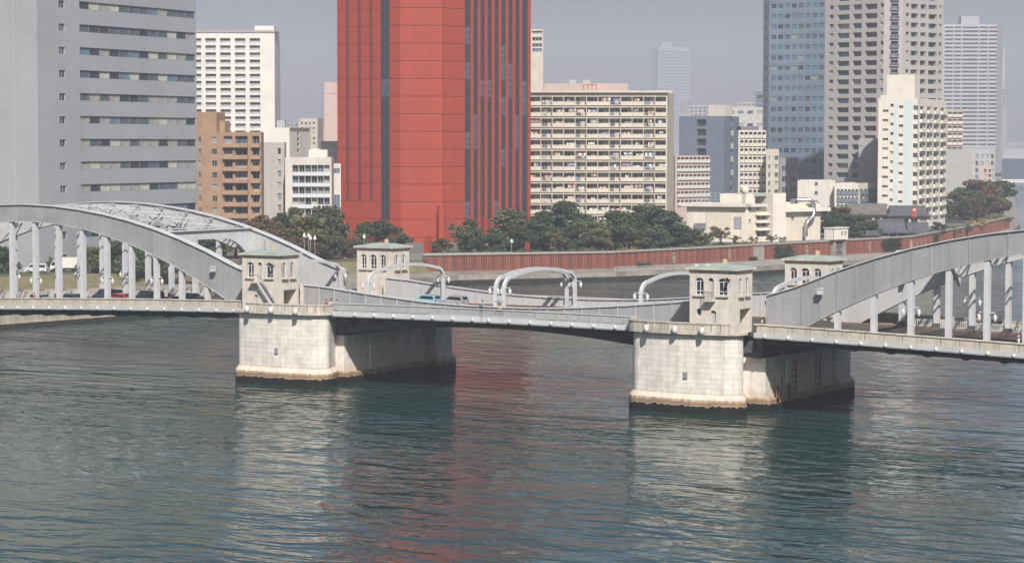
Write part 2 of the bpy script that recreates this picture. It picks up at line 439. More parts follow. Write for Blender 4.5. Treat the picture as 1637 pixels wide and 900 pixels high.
def arch_span(sx):
    side = 'left' if sx < 0 else 'right'
    root = thing('arch_span', 'pale grey steel arch span running off the %s edge of the picture' % side, 'bridge arch', (sx * 80.5, 0, 9.0), group='steel arch spans of the bridge')
    base = Vector(root.location)
    A, Bx = 38.0, 123.0
    # ribs
    for sy in (-1, 1):
        yc = sy * RW
        st = [A + (Bx - A) * k / 74 for k in range(75)]
        m = MB()
        vs = []; fs = []
        for a in st:
            x = sx * a
            for yy, zz in ((yc - 0.38, rbot(a)), (yc + 0.38, rbot(a)), (yc + 0.38, rtop(a) - 0.12), (yc - 0.38, rtop(a) - 0.12)): vs.append((x, yy, zz))
        n = 4
        for i in range(len(st) - 1):
            for k in range(4): fs.append((i * 4 + k, i * 4 + (k + 1) % 4, i * 4 + 4 + (k + 1) % 4, i * 4 + 4 + k))
        fs += [(0, 1, 2, 3), tuple(len(vs) - 4 + k for k in (3, 2, 1, 0))]
        m.add(vs, fs)
        rib = wpart('rib', M_PALE, root, m)
        if sy < 0: rib['label'] = 'near arch rib with grey outer plates'
        def strip(name, mt, y0, y1, zf0, zf1, nseg, ga=A, gb=Bx):
            s = MB(); vs = []; fs = []
            ss = [ga + (gb - ga) * k / nseg for k in range(nseg + 1)]
            for a in ss:
                for yy, zz in ((y0, zf0(a)), (y1, zf0(a)), (y1, zf1(a)), (y0, zf1(a))): vs.append((sx * a, yy, zz))
            for i in range(nseg):
                for k in range(4): fs.append((i * 4 + k, i * 4 + (k + 1) % 4, i * 4 + 4 + (k + 1) % 4, i * 4 + 4 + k))
            fs += [(0, 1, 2, 3), tuple(len(vs) - 4 + k for k in (3, 2, 1, 0))]
            s.add(vs, fs)
            return wpart(name, mt, rib if name != 'x' else root, s)
        def sub(o):                      # child of the rib, not of the root
            o.location = (0, 0, 0); return o
        o = strip('top_flange', M_CAP, yc - 0.66, yc + 0.66, lambda a: rtop(a) - 0.115, lambda a: rtop(a), 74); sub(o)
        o = strip('bottom_flange', M_PALE, yc - 0.52, yc + 0.52, lambda a: rbot(a) - 0.07, lambda a: rbot(a) - 0.003, 74, X0 + 1, 161 - X0); sub(o)
        npan = 37
        for k in range(npan):                     # outer web plates, a joint strip between each
            a0 = A + (Bx - A) * k / npan; a1 = A + (Bx - A) * (k + 1) / npan
            yo = yc + sy * 0.38
            p = MB()
            e = 0.035
            pts = [(sx * (a0 + e), rbot(a0 + e) + 0.04), (sx * (a1 - e), rbot(a1 - e) + 0.04), (sx * (a1 - e), rtop(a1 - e) - 0.17), (sx * (a0 + e), rtop(a0 + e) - 0.17)]
            p.xprism(pts, yo + sy * 0.002, yo + sy * 0.03)
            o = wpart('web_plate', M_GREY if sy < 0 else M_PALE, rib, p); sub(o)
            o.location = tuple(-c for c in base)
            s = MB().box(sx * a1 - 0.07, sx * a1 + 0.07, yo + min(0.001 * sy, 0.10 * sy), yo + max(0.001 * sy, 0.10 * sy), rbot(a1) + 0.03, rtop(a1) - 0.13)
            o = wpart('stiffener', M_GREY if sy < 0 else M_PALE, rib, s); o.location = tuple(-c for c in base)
        for c in rib.children:
            c.location = (0, 0, 0)
        # hangers with a base shoe
        for i in range(1, 17):
            a = X0 + PH * i
            if a > 118: break
            zb = zd(a) + 0.05; zt = rbot(a) - 0.06
            if zt - zb < 0.4: continue
            h = MB().box(sx * a - 0.30, sx * a + 0.30, yc - 0.36, yc + 0.36, zb, zt)
            hg = wpart('hanger', M_CAP, root, h, fix=False)
            sh = MB().box(sx * a - 0.42, sx * a + 0.42, yc - 0.48, yc + 0.48, zb - 0.05, zb + 0.62)
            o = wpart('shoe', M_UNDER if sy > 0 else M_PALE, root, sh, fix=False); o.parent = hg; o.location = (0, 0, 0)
            if i in (3, 5, 8, 10, 13):
                for s in (-1, 1):
                    arm = MB().beam((sx * a, yc, zd(a) + 4.0), (sx * a + s * 0.95, yc, zd(a) + 4.05), 0.1, 0.1)
                    o = wpart('lantern_arm', M_CAP, root, arm); o.parent = hg; o.location = (0, 0, 0)
                    o = put('lantern', LANT, hg, Vector((sx * a + s * 0.95, yc, zd(a) + 3.35)))
    # bracing between the ribs: truss frames and laterals
    xs = [X0 + PH * (3 + 1.5 * k) + 0.8 for k in range(0, 7)]
    xs = [a for a in xs if a < 104] 
    fr = [56.8 + 4.75 * k for k in range(0, 11)]
    for a in fr:
        zt = rtop(a) - 0.35; zb = zt - 1.25; x = sx * a; m = MB(); y0 = RW - 0.5
        m.beam((x, -y0, zt), (x, y0, zt), 0.2, 0.12); m.beam((x, -y0, zb), (x, y0, zb), 0.2, 0.12)
        n = 10
        for k in range(n):
            ya = -y0 + 2 * y0 * k / n; yb = -y0 + 2 * y0 * (k + 1) / n
            m.beam((x, ya, zt if k % 2 else zb), (x, yb, zb if k % 2 else zt), 0.1, 0.1)
        wpart('cross_frame', M_CAP, root, m)
    for k, (a, b) in enumerate(zip(fr[:-1], fr[1:])):
        m = MB(); za = rtop(a) - 0.55; zb_ = rtop(b) - 0.55
        m.beam((sx * a, -RW + 0.5, za), (sx * b, 0, zb_), 0.16, 0.12); m.beam((sx * a, RW - 0.5, za), (sx * b, 0, zb_), 0.16, 0.12)
        wpart('lateral_brace', M_CAP, root, m)
    for a in (54.6, 106.4):                        # portal beam with arched soffit
        zt = rtop(a) - 0.05; poly = [(-RW + 0.4, zt), (RW - 0.4, zt)]
        n = 22
        for k in range(n + 1):
            y = (RW - 0.4) * (1 - 2 * k / n); t = abs(y) / (RW - 0.4)
            poly.append((y, zt - 1.25 - 3.6 * max(0, t - 0.25) ** 2.4 / 0.75 ** 2.4))
        m = MB().yprism(poly, sx * a - 0.22, sx * a + 0.22)
        pb = wpart('portal_beam', M_CAP, root, m)
        m = MB().box(sx * a - 0.55, sx * a + 0.55, -RW + 0.4, RW - 0.4, zt + 0.003, zt + 0.14)
        o = wpart('flange', M_CAP, root, m, False); o.parent = pb; o.location = (0, 0, 0)
    # deck
    n = 20
    def ribbon(name, mt, y0, y1, dz0, dz1, fa=A + 0.05, fb=Bx):
        m = MB(); vs = []; fs = []
        for k in range(n + 1):
            a = fa + (fb - fa) * k / n
            for yy, dz in ((y0, dz0), (y1, dz0), (y1, dz1), (y0, dz1)): vs.append((sx * a, yy, zr(a) + dz))
        for i in range(n):
            for k in range(4): fs.append((i * 4 + k, i * 4 + (k + 1) % 4, i * 4 + 4 + (k + 1) % 4, i * 4 + 4 + k))
        fs += [(0, 1, 2, 3), tuple(len(vs) - 4 + k for k in (3, 2, 1, 0))]
        return wpart(name, mt, root, m.add(vs, fs))
    ribbon('roadway', M_ROAD, -8.3, 8.3, -1.7, -1.22)
    for s in (-1, 1):
        ribbon('gutter', M_GUTTER, s * 8.3, s * 10.4, -1.75, -1.13)
        ribbon('sidewalk', M_CONC, s * 10.41, s * 13.0, -1.7, -1.07)
        ribbon('edge_beam', M_PALE, s * 12.9, s * 13.42, -1.52, -1.035)
        ribbon('lower_flange', M_GREY, s * 12.75, s * 13.52, -1.66, -1.525)
        ribbon('coping', M_STONE3, s * 13.0, s * 13.46, -0.12, 0.02)
        npn = 37; wl = (Bx - A - 0.4) / npn
        for k in range(npn):                      # parapet panels; every second joint has a drain slot
            a0 = A + 0.3 + wl * k; am = a0 + wl / 2
            m = MB().box(-wl / 2 + (0.02 if k % 2 else 0.06), wl / 2 - 0.02, 0.0, 0.28, 0.0, 0.905)
            o = m.build('parapet_panel', [M_STONE3], root, Vector((sx * am, 13.06 if s > 0 else -13.34, zr(am) - 1.03)) - base, 0, False)
            o.rotation_euler = (0, math.atan(0.00046 * am) * (1 if sx > 0 else -1), 0)
        k = 0; a = A + 1.5
        while a < Bx:                             # small white bracket lamps under the parapet
            m = MB().lathe([(0.0, 0.22), (0.16, 0.18), (0.2, 0.0), (0.17, -0.2), (0.0, -0.26)], 8, (sx * a, s * 13.55, zr(a) - 1.40))
            wpart('bracket_lamp', M_LAMP, root, m); a += PH * 2 / 3
    # cross beams and side girders under the deck
    i = 0; a = A + 2.2
    while a < Bx:
        m = MB(); z = zr(a)
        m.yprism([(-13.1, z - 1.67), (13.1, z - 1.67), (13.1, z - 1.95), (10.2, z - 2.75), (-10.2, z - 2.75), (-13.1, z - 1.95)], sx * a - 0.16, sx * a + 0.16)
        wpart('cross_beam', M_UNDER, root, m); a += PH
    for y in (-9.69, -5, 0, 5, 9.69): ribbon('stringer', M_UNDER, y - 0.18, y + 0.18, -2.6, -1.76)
    # low white guard rails at the far kerb between the hangers
    for i in range(1, 15):
        a = X0 + PH * i
        for s in (1,):
            m = MB(); L = PH - 1.0; z0 = zd(a + PH / 2) + 0.09
            m.box(-L / 2, L / 2, -0.05, 0.05, 0.82, 0.94); m.box(-L / 2, L / 2, -0.04, 0.04, 0.12, 0.22)
            for k in range(15): x = -L / 2 + L * k / 14; m.box(x - 0.045, x + 0.045, -0.035, 0.035, 0.0, 0.82)
            o = m.build('guard_rail', M_CAP, root, Vector((sx * (a + PH / 2), s * RW, z0)) - base, 0, False)
    # flood lamp bolted on the near rib
    for sy in (-1,):
        a = 45.3; z = (rtop(a) + rbot(a)) / 2 + 1.0
        m = MB().beam((sx * a, sy * (RW + 0.4), z), (sx * a, sy * (RW + 1.2), z + 0.05), 0.12, 0.12)
        m.box(sx * a - 0.3, sx * a + 0.3, sy * (RW + 1.1) - 0.28, sy * (RW + 1.1) + 0.28, z - 0.65, z - 0.06)
        m.box(sx * a - 0.36, sx * a + 0.36, sy * (RW + 1.1) - 0.34, sy * (RW + 1.1) + 0.34, z - 0.06, z + 0.03)
        wpart('rib_lamp', M_CAP, root, m)
    # rocker bearings on the pier
    for sy in (-1, 1):
        m = MB(); y = sy * RW
        m.yprism([(y - 1.25, 6.42), (y + 1.25, 6.42), (y + 1.0, 6.75), (y + 0.28, 7.75), (y - 0.28, 7.75), (y - 1.0, 6.75)], sx * 36.7, sx * 37.7)
        m.yprism([(y - 0.3, 7.75), (y + 0.3, 7.75), (y + 0.8, 8.9), (y - 0.8, 8.9)], sx * 36.75, sx * 37.65)
        wpart('rocker_bearing', M_UNDER, root, m)
    return root

GTOP = [(0, 11.12), (4, 11.13), (10, 11.33), (14, 11.6), (19, 12.0), (24, 12.48), (27, 12.78), (31, 12.98)]
def gbot(a): return 8.45 - 0.0030 * a * a
def leaf(sx):
    side = 'left' if sx < 0 else 'right'
    root = thing('bascule_leaf', 'lifting leaf of the central span hinged at the %s pier' % side, 'bridge span', (sx * 15, 0, 9.0), group='lifting leaves of the central span')
    base = Vector(root.location)
    A, Bx = 0.09, 30.4
    def ribbon(name, mt, y0, y1, f0, f1, fa=A, fb=Bx, n=16, par=None):
        m = MB(); vs = []; fs = []
        for k in range(n + 1):
            a = fa + (fb - fa) * k / n
            for yy, z in ((y0, f0(a)), (y1, f0(a)), (y1, f1(a)), (y0, f1(a))): vs.append((sx * a, yy, z))
        for i in range(n):
            for k in range(4): fs.append((i * 4 + k, i * 4 + (k + 1) % 4, i * 4 + 4 + (k + 1) % 4, i * 4 + 4 + k))
        fs += [(0, 1, 2, 3), tuple(len(vs) - 4 + k for k in (3, 2, 1, 0))]
        return wpart(name, mt, root, m.add(vs, fs))
    gt = lambda a: interp(GTOP, a)
    for s in (-1, 1):
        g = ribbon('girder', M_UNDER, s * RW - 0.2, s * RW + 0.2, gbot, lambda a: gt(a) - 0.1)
        o = ribbon('top_flange', M_CAP, s * RW - 0.42, s * RW + 0.42, lambda a: gt(a) - 0.098, gt); o.parent = g; o.location = (0, 0, 0)
        npl = 12
        for k in range(npl):                     # web plates and stiffeners on both faces above the deck
            a0 = A + (Bx - A) * k / npl; a1 = A + (Bx - A) * (k + 1) / npl
            for f in (-1, 1):
                yo = s * RW + f * 0.2
                p = MB().xprism([(sx * (a0 + 0.05), zd(a0) - 0.1), (sx * (a1 - 0.05), zd(a1) - 0.1), (sx * (a1 - 0.05), gt(a1 - 0.05) - 0.13), (sx * (a0 + 0.05), gt(a0 + 0.05) - 0.13)], yo + f * 0.002, yo + f * 0.025)
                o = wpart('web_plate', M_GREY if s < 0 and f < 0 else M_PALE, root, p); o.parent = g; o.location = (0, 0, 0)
                p = MB().box(sx * a1 - 0.05, sx * a1 + 0.05, min(yo, yo + f * 0.12), max(yo, yo + f * 0.12), zd(a1) - 0.1, gt(a1) - 0.12)
                o = wpart('stiffener', M_PALE, root, p, False); o.parent = g; o.location = (0, 0, 0)
        # side walk, fascia, railing
        ribbon('sidewalk', M_CONC, s * 9.95, s * 12.98, lambda a: zr(a) - 1.45, lambda a: zr(a) - 1.10)
        ribbon('edge_beam', M_CAP, s * 12.99, s * 13.35, lambda a: zr(a) - 1.62, lambda a: zr(a) - 1.06, 0.09, 23.6 if sx < 0 else 22.3)
        ribbon('lower_flange', M_GREY, s * 12.8, s * 13.45, lambda a: zr(a) - 1.78, lambda a: zr(a) - 1.623, 0.09, 23.6 if sx < 0 else 22.3)
        ribbon('handrail', M_CAP, s * 13.05, s * 13.32, lambda a: zr(a) - 0.10, lambda a: zr(a), 0.09, 23.7 if sx < 0 else 22.2)
        k = 0; a = 0.12; w = 22.0 / 14; EX = 1.2 if sx < 0 else 0.0
        for k in range(15 if sx < 0 else 14):
            a0 = 0.12 + w * k; am = a0 + w / 2; zb = zr(am) - 1.055
            m = MB()
            if k < 5:
                m.box(-w / 2 + 0.0, -w / 2 + 0.16, -0.06, 0.06, 0, 0.95)
                m.box(-w / 2 + 0.16, w / 2, -0.04, 0.04, 0, 0.28); m.box(-w / 2 + 0.16, w / 2, -0.04, 0.04, 0.86, 0.95)
                for j in range(8): x = -w / 2 + 0.25 + (w - 0.3) * j / 7.5; m.box(x, x + 0.07, -0.03, 0.03, 0.28, 0.86)
                nm = 'baluster_panel'
            else:
                m.box(-w / 2 + 0.09, w / 2 - 0.02, -0.03, 0.05, 0.14, 0.93); m.box(-w / 2, -w / 2 + 0.09, -0.08, 0.08, 0, 0.95); nm = 'railing_panel'
            m.build(nm, M_RAIL, root, Vector((sx * am, s * 13.18, zb)) - base, 0, False)
        a = 1.2
        while a < 22:
            m = MB().lathe([(0.0, 0.22), (0.16, 0.18), (0.2, 0.0), (0.17, -0.2), (0.0, -0.26)], 8, (sx * a, s * 13.52, zr(a) - 1.42))
            wpart('bracket_lamp', M_LAMP, root, m); a += 3.04
        a = 2.0
        while a < 23:                            # sidewalk brackets with curved underside
            z = zr(a); m = MB()
            m.yprism([(s * 13.2, z - 1.79), (s * 9.9, z - 1.79), (s * 9.9, gbot(a) + 0.35), (s * 10.6, gbot(a) + 0.9), (s * 12.4, z - 2.25), (s * 13.2, z - 2.1)], sx * a - 0.09, sx * a + 0.09)
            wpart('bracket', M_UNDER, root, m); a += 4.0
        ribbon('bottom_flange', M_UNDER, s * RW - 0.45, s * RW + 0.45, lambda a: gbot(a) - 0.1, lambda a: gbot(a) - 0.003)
    ribbon('roadway', M_ROAD, -8.4, 8.4, lambda a: zd(a) - 0.45, zd)
    for s in (-1, 1): ribbon('gutter', M_GUTTER, s * 8.4, s * 9.44, lambda a: zd(a) - 0.45, lambda a: zd(a) + 0.1)
    a = 1.0
    while a < 22:
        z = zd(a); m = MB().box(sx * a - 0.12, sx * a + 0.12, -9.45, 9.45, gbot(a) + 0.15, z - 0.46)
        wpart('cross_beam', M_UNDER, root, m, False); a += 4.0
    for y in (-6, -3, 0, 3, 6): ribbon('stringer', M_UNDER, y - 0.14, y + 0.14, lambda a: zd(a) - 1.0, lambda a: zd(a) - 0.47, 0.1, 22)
    return root

def lamp_portal(xp, label):
    """white hoop over the road, one leg on each girder, a pair of lanterns on each leg"""
    root = thing('lamp_portal', label, 'lamp portal', (xp, 0, zd(xp)), group='white hoop portals over the bridge road')
    base = Vector(root.location); yl = RW - 0.75
    path = [(xp, -yl, zd(xp)), (xp, -yl, 13.3)]
    for k in range(1, 9):
        t = k / 8 * math.pi / 2; path.append((xp, -yl + 1.9 * (1 - math.cos(t)), 13.3 + 1.5 * math.sin(t)))
    for k in range(1, 10):
        t = k / 10; y = -yl + 1.9 + t * (2 * yl - 3.8); path.append((xp, y, 14.8 + 0.7 * (1 - (2 * t - 1) ** 2)))
    path += [(p[0], -p[1], p[2]) for p in reversed(path[:10])]
    m = MB(); vs = []; fs = []; w = 0.21
    P3 = [Vector(p) for p in path]
    for i, p in enumerate(P3):
        d = (P3[min(i + 1, len(P3) - 1)] - P3[max(i - 1, 0)]).normalized(); nrm = Vector((0, -d.z, d.y))
        for sx_, sn in ((-1, -1), (1, -1), (1, 1), (-1, 1)): vs.append(p + Vector((sx_ * w, 0, 0)) + nrm * sn * 0.19)
    for i in range(len(P3) - 1):
        for k in range(4): fs.append((i * 4 + k, i * 4 + (k + 1) % 4, i * 4 + 4 + (k + 1) % 4, i * 4 + 4 + k))
    fs += [(0, 1, 2, 3), tuple(len(vs) - 4 + k for k in (3, 2, 1, 0))]
    wpart('hoop', M_CAP, root, m.add(vs, fs))
    for s in (-1, 1):
        for d in (-1, 1):
            a = MB().beam((xp, s * yl, 13.45), (xp + d * 0.9, s * yl, 13.5), 0.1, 0.1)
            arm = wpart('lantern_arm', M_CAP, root, a)
            put('lantern', LANT, arm, Vector((xp + d * 0.9, s * yl, 12.9)) - 0 * base)
        f = MB().box(xp - 0.4, xp + 0.4, s * yl - 0.4, s * yl + 0.4, zd(xp) - 0.02, zd(xp) + 0.35)
        wpart('foot', M_PALE, root, f, False)
    return root

for s in (-1, 1): arch_span(s); leaf(s)
for xp, l in ((-38.1, 'white hoop portal at the end of the left arch'), (-20.5, 'white hoop portal over the left lifting leaf beside the blue car'), (-0.62, 'left one of the twin hoop portals at mid span'),
              (0.62, 'right one of the twin hoop portals at mid span'), (20.5, 'white hoop portal over the right lifting leaf'), (38.4, 'white hoop portal at the foot of the right arch')):
    lamp_portal(xp, l)

# ------------------------------------------------------------------ piers
def pier_line(XO=36.9, XI=22.3, ro=1.9, xs=35.0, xe=25.2):
    """plan of the rounded nearer end: from the outer flank round the front to the inner flank (x away from mid span)"""
    pts = [(xs, -9.9), (XO - (0.3 if xs < XO - 0.5 else 0.0), -13.0), (XO, -15.4 + ro)]
    for k in range(1, 7):
        t = k / 6 * math.pi / 2; pts.append((XO - ro * (1 - math.cos(t)), -15.4 + ro - ro * math.sin(t)))
    for k in range(1, 8):
        t = k / 8; x = XO - ro - t * (XO - ro - XI - 1.8); pts.append((x, -15.4 - 0.55 * math.sin(math.pi * t)))
    for k in range(0, 7):
        t = k / 6 * math.pi / 2; pts.append((XI + 1.8 - 1.8 * math.sin(t), -13.6 - 1.8 * math.cos(t)))
    pts.append((xe, -9.9))
    return [Vector(p) for p in pts]
def offs(line, d):
    out = []
    for i, p in enumerate(line):
        t = (line[min(i + 1, len(line) - 1)] - line[max(i - 1, 0)]).normalized()
        n = Vector((t.y, -t.x))           # outward (line runs clockwise seen from above in x-mirrored plan)
        if n.dot(p - Vector((30, -9))) < 0: n = -n
        out.append(p + n * d)
    return out
def resample(line, step):
    L = [0.0]
    for a, b in zip(line[:-1], line[1:]): L.append(L[-1] + (b - a).length)
    n = max(1, round(L[-1] / step)); out = []
    for k in range(n + 1):
        t = L[-1] * k / n; i = 0
        while i < len(L) - 2 and L[i + 1] < t: i += 1
        f = (t - L[i]) / max(1e-9, L[i + 1] - L[i]); out.append(line[i] + (line[i + 1] - line[i]) * f)
    return out
def wallstrip(m, lo, hi, z0, z1, mi=0):
    """closed band between an inner and an outer plan line"""
    n = len(lo); vs = []; fs = []
    for a, b in zip(lo, hi):
        vs += [(a.x, a.y, z0), (b.x, b.y, z0), (b.x, b.y, z1), (a.x, a.y, z1)]
    for i in range(n - 1):
        for k in range(4): fs.append((i * 4 + k, i * 4 + (k + 1) % 4, i * 4 + 4 + (k + 1) % 4, i * 4 + 4 + k))
    fs += [(0, 1, 2, 3), tuple(4 * n - 4 + k for k in (3, 2, 1, 0))]
    m.add(vs, fs, mi)
    return m
def mir(m, sx):
    if sx < 0: m.v = [(-x, y, z) for x, y, z in m.v]
    return m
def pier(sx):
    side = 'left' if sx < 0 else 'right'
    root = thing('bridge_pier', ('rounded pale stone pier standing left of the lifting span' if sx < 0 else 'rounded pale stone pier right of the lifting span with rust stains and a rocker bearing'),
                 'bridge pier', (sx * 30, 0, 0), group='stone piers of the bridge')
    base = Vector(root.location)
    PL = pier_line(37.6, 23.6, 0.9) if sx < 0 else pier_line(36.7, 22.3, 1.9); MI = 23.8; PF = pier_line(38.2, 22.4, 1.1, 38.2, 22.4)
    zt = 9.36
    core = [tuple(p) for p in offs(PL, -0.06)]
    wpart('end_block', M_STONE, root, mir(MB().prism(core, -3, zt), sx)).__setitem__('label', 'near end of the pier in pale dressed stone')
    wpart('end_block', M_STONE, root, mir(MB().prism([(x, -y) for x, y in [tuple(p) for p in offs(PF, -0.06)]], -3, zt), sx))
    m = MB().prism([(MI, -9.88), (37.9, -9.88), (37.9, 9.88), (MI, 9.88)], -3, 6.4)
    for y in (-4.2, 3.0):
        m.box(MI - 0.3, MI - 0.01, y, y + 1.6, -2.9, 6.2); m.box(37.91, 38.1, y, y + 1.6, -2.9, 6.2)
    wpart('middle_block', M_STONE, root, mir(m, sx))
    # plinth round the foot
    for sy in (1, -1):
        QL = PL if sy > 0 else PF
        pl = offs(QL, 0.5); pt = offs(QL, 0.02); m = MB()
        wallstrip(m, offs(QL, -0.3), pl, -3, 1.72)
        lo = offs(PL, -0.3); vs = []; fs = []
        for a, b in zip(lo, range(len(lo))): pass
        for a, b in zip(pt, pl): vs += [(a.x, a.y, 2.3), (b.x, b.y, 1.721)]
        for i in range(len(pt) - 1): fs.append((2 * i, 2 * i + 1, 2 * i + 3, 2 * i + 2))
        m.add(vs, fs, 0, True)
        if sy < 0: m.v = [(x, -y, z) for x, y, z in m.v]
        wpart('plinth', M_STONE, root, mir(m, sx))
    for xa_, xb_ in ((MI - 0.55, MI - 0.01), (37.91, 38.5)):
        wpart('side_plinth', M_STONE, root, mir(MB().box(xa_, xb_, -9.85, 9.85, -3, 1.5), sx), False)
    # courses of cut stone on the nearer end
    H = 0.62; z = 2.32; row = 0
    while z < 9.2:
        line = resample(PL, 0.22); seg = 7
        i = 0 if row % 2 == 0 else -3
        while i < len(line) - 1:
            j0 = max(0, i); j1 = min(len(line) - 1, i + seg)
            if j1 - j0 >= 2:
                sub = [p.copy() for p in line[j0:j1 + 1]]
                d = (sub[1] - sub[0]).normalized() * 0.009; sub[0] += d
                d = (sub[-2] - sub[-1]).normalized() * 0.009; sub[-1] += d
                m = MB(); pr = random.uniform(0.0, 0.016)
                wallstrip(m, offs(sub, -0.2), offs(sub, pr), z + 0.009, min(z + H, zt - 0.02) - 0.009)
                wpart('stone_block', M_STONE, root, mir(m, sx))
            i += seg
        z += H; row += 1
    # balcony floor, parapet with slots and coping on the nearer end and the far end
    for sy in (-1, 1):
        P1 = offs(PL if sy < 0 else PF, 0.62)
        P1[0].y = P1[-1].y = -9.9
        m = MB().prism([tuple(p) for p in P1], 9.365, 9.56)
        if sy > 0: m.v = [(x, -y, z) for x, y, z in m.v]
        wpart('balcony_floor', M_STONE3, root, mir(m, sx))
        cut = [p for p in P1 if p.x < 36.3 and p.y < -12.4] if True else P1
        lineO = resample(cut, 0.28); lineI = offs(lineO, -0.34)
        m = MB(); wallstrip(m, lineI, lineO, 9.563, 9.80); wallstrip(m, offs(lineO, -0.40), offs(lineO, 0.07), 10.62, 10.78)
        if sy > 0: m.v = [(x, -y, z) for x, y, z in m.v]
        wpart('coping', M_STONE3, root, mir(m, sx))
        seg = 4; i = 0
        while i < len(lineO) - 1:
            j = min(len(lineO) - 1, i + seg); so = [p.copy() for p in lineO[i:j + 1]]
            if len(so) > 1:
                so[0] += (so[1] - so[0]).normalized() * 0.05; so[-1] += (so[-2] - so[-1]).normalized() * 0.05
                m = MB(); wallstrip(m, offs(so, -0.32), offs(so, -0.02), 9.803, 10.617)
                if sy > 0: m.v = [(x, -y, z) for x, y, z in m.v]
                wpart('parapet_panel', M_STONE3, root, mir(m, sx))
            i = j
        if sy < 0:                              # white box lamps hung outside the parapet
            for x in (34.6, 30.6, 26.6) if sx < 0 else (25.6, 29.4, 33.0):
                y = -16.62 - 0.1; c = (x, y - 0.16, 9.92)
                m = MB().lathe([(0.0, -0.42), (0.30, -0.42), (0.33, -0.1), (0.33, 0.36), (0.28, 0.40), (0.0, 0.42)], 10, c)
                m.box(x - 0.08, x + 0.08, y - 0.1, y + 0.5, 10.2, 10.3)
                wpart('parapet_lamp', M_LAMP, root, mir(m, sx))
            m = MB()                            # small iron ladder rungs / mooring hook on the front
            for k in (-0.22, 0, 0.22): m.box(30.4 + k - 0.03, 30.4 + k + 0.03, -16.12, -15.9, 4.3, 4.9)
            m.box(30.12, 30.68, -16.15, -15.9, 4.14, 4.24)
            wpart('mooring_hook', M_WF4 if False else M_GREY, root, mir(m, sx), False)
    # road deck fixed on the pier between leaf and arch
    m = MB().box(30.45, 38.0, -10.3, 10.3, 8.95, 9.58)
    wpart('deck', M_ROAD, root, mir(m, sx), False)
    for y in (-10.0, 9.5):                     # low stone wing wall closing the girder end
        m = MB().box(30.5, 31.0, y, y + 0.5, 9.582, 12.9); wpart('wing_wall', M_STONE2, root, mir(m, sx), False)
    m = MB().box(30.6, 36.4, -9.8, 9.8, 6.41, 8.94); wpart('machine_chamber', M_UNDER, root, mir(m, sx), False)
    if sx > 0:
        for y, zb in ((-8.0, 1.5), (-4.9, 1.5)):     # rusty drain panel and pipes on the outer flank
            m = MB().box(38.42, 38.5, y, y + 0.7, 0.9, 3.0); wpart('rusty_panel', M_RUST, root, m, False)
        m = MB().tube([(38.2, -5.6, 1.2), (38.2, -5.6, 6.3), (37.9, -5.6, 6.9), (37.2, -5.6, 7.0)], 0.16, 8); wpart('drain_pipe', M_GREY, root, m)
        for y in (-3.0, 4.0):
            m = MB()
            for k in (0, 1.4): m.box(38.02, 38.14, y + k - 0.06, y + k + 0.06, 1.6, 5.9)
            for k in range(5): m.box(38.02, 38.1, y, y + 1.4, 2.0 + k * 0.8, 2.1 + k * 0.8)
            wpart('iron_ladder', M_RUST, root, m, False)
    return root
for s in (-1, 1): pier(s)

# ------------------------------------------------------------------ walls with openings
def holey(m, L, H, holes, t, place, mi=0, mr=None, back=False):
    """front face of a wall (s along, z up) with rectangular holes; reveals go t deep. place(s, d, z) -> xyz"""
    mr = mi if mr is None else mr
    ss = sorted({0.0, L} | {round(h[0], 4) for h in holes} | {round(h[1], 4) for h in holes})
    zs = sorted({0.0, H} | {round(h[2], 4) for h in holes} | {round(h[3], 4) for h in holes})
    ss = [s for s in ss if -1e-6 <= s <= L + 1e-6]; zs = [z for z in zs if -1e-6 <= z <= H + 1e-6]
    g = np.zeros((len(ss) - 1, len(zs) - 1), bool); S_ = np.array(ss); Z_ = np.array(zs)
    for h in holes:
        i0 = np.searchsorted(S_, h[0] - 1e-3); i1 = np.searchsorted(S_, h[1] - 1e-3); j0 = np.searchsorted(Z_, h[2] - 1e-3); j1 = np.searchsorted(Z_, h[3] - 1e-3)
        g[i0:i1, j0:j1] = True
    for i in range(len(ss) - 1):                 # merge solid cells upward
        j = 0
        while j < len(zs) - 1:
            if g[i, j]: j += 1; continue
            k = j
            while k < len(zs) - 1 and not g[i, k]: k += 1
            m.quad(place(ss[i], 0, zs[j]), place(ss[i + 1], 0, zs[j]), place(ss[i + 1], 0, zs[k]), place(ss[i], 0, zs[k]), mi)
            j = k
    for s0, s1, z0, z1 in [h[:4] for h in holes]:
        m.quad(place(s0, 0, z0), place(s0, t, z0), place(s0, t, z1), place(s0, 0, z1), mr)
        m.quad(place(s1, 0, z0), place(s1, 0, z1), place(s1, t, z1), place(s1, t, z0), mr)
        m.quad(place(s0, 0, z0), place(s1, 0, z0), place(s1, t, z0), place(s0, t, z0), mr)
        m.quad(place(s0, 0, z1), place(s0, t, z1), place(s1, t, z1), place(s1, 0, z1), mr)
        if back: m.quad(place(s0, t, z0), place(s1, t, z0), place(s1, t, z1), place(s0, t, z1), mr)
    return m
def arch_fill(m, s0, s1, z1, t, place, rise=None, n=8, mi=0, bottom=False):
    """fill the upper corners of a rectangular hole so that it ends in an arch"""
    r = (s1 - s0) / 2; c = (s0 + s1) / 2; rise = rise or r; sg = -1 if bottom else 1
    arc = [(c - r * math.cos(math.pi * k / n), z1 - sg * rise + sg * rise * math.sin(math.pi * k / n)) for k in range(n + 1)]
    for k in range(n):
        a, b = arc[k], arc[k + 1]
        m.quad(place(a[0], 0, a[1]), place(b[0], 0, b[1]), place(b[0], 0, z1), place(a[0], 0, z1), mi)
        m.quad(place(a[0], 0, a[1]), place(a[0], t, a[1]), place(b[0], t, b[1]), place(b[0], 0, b[1]), mi)
    return m

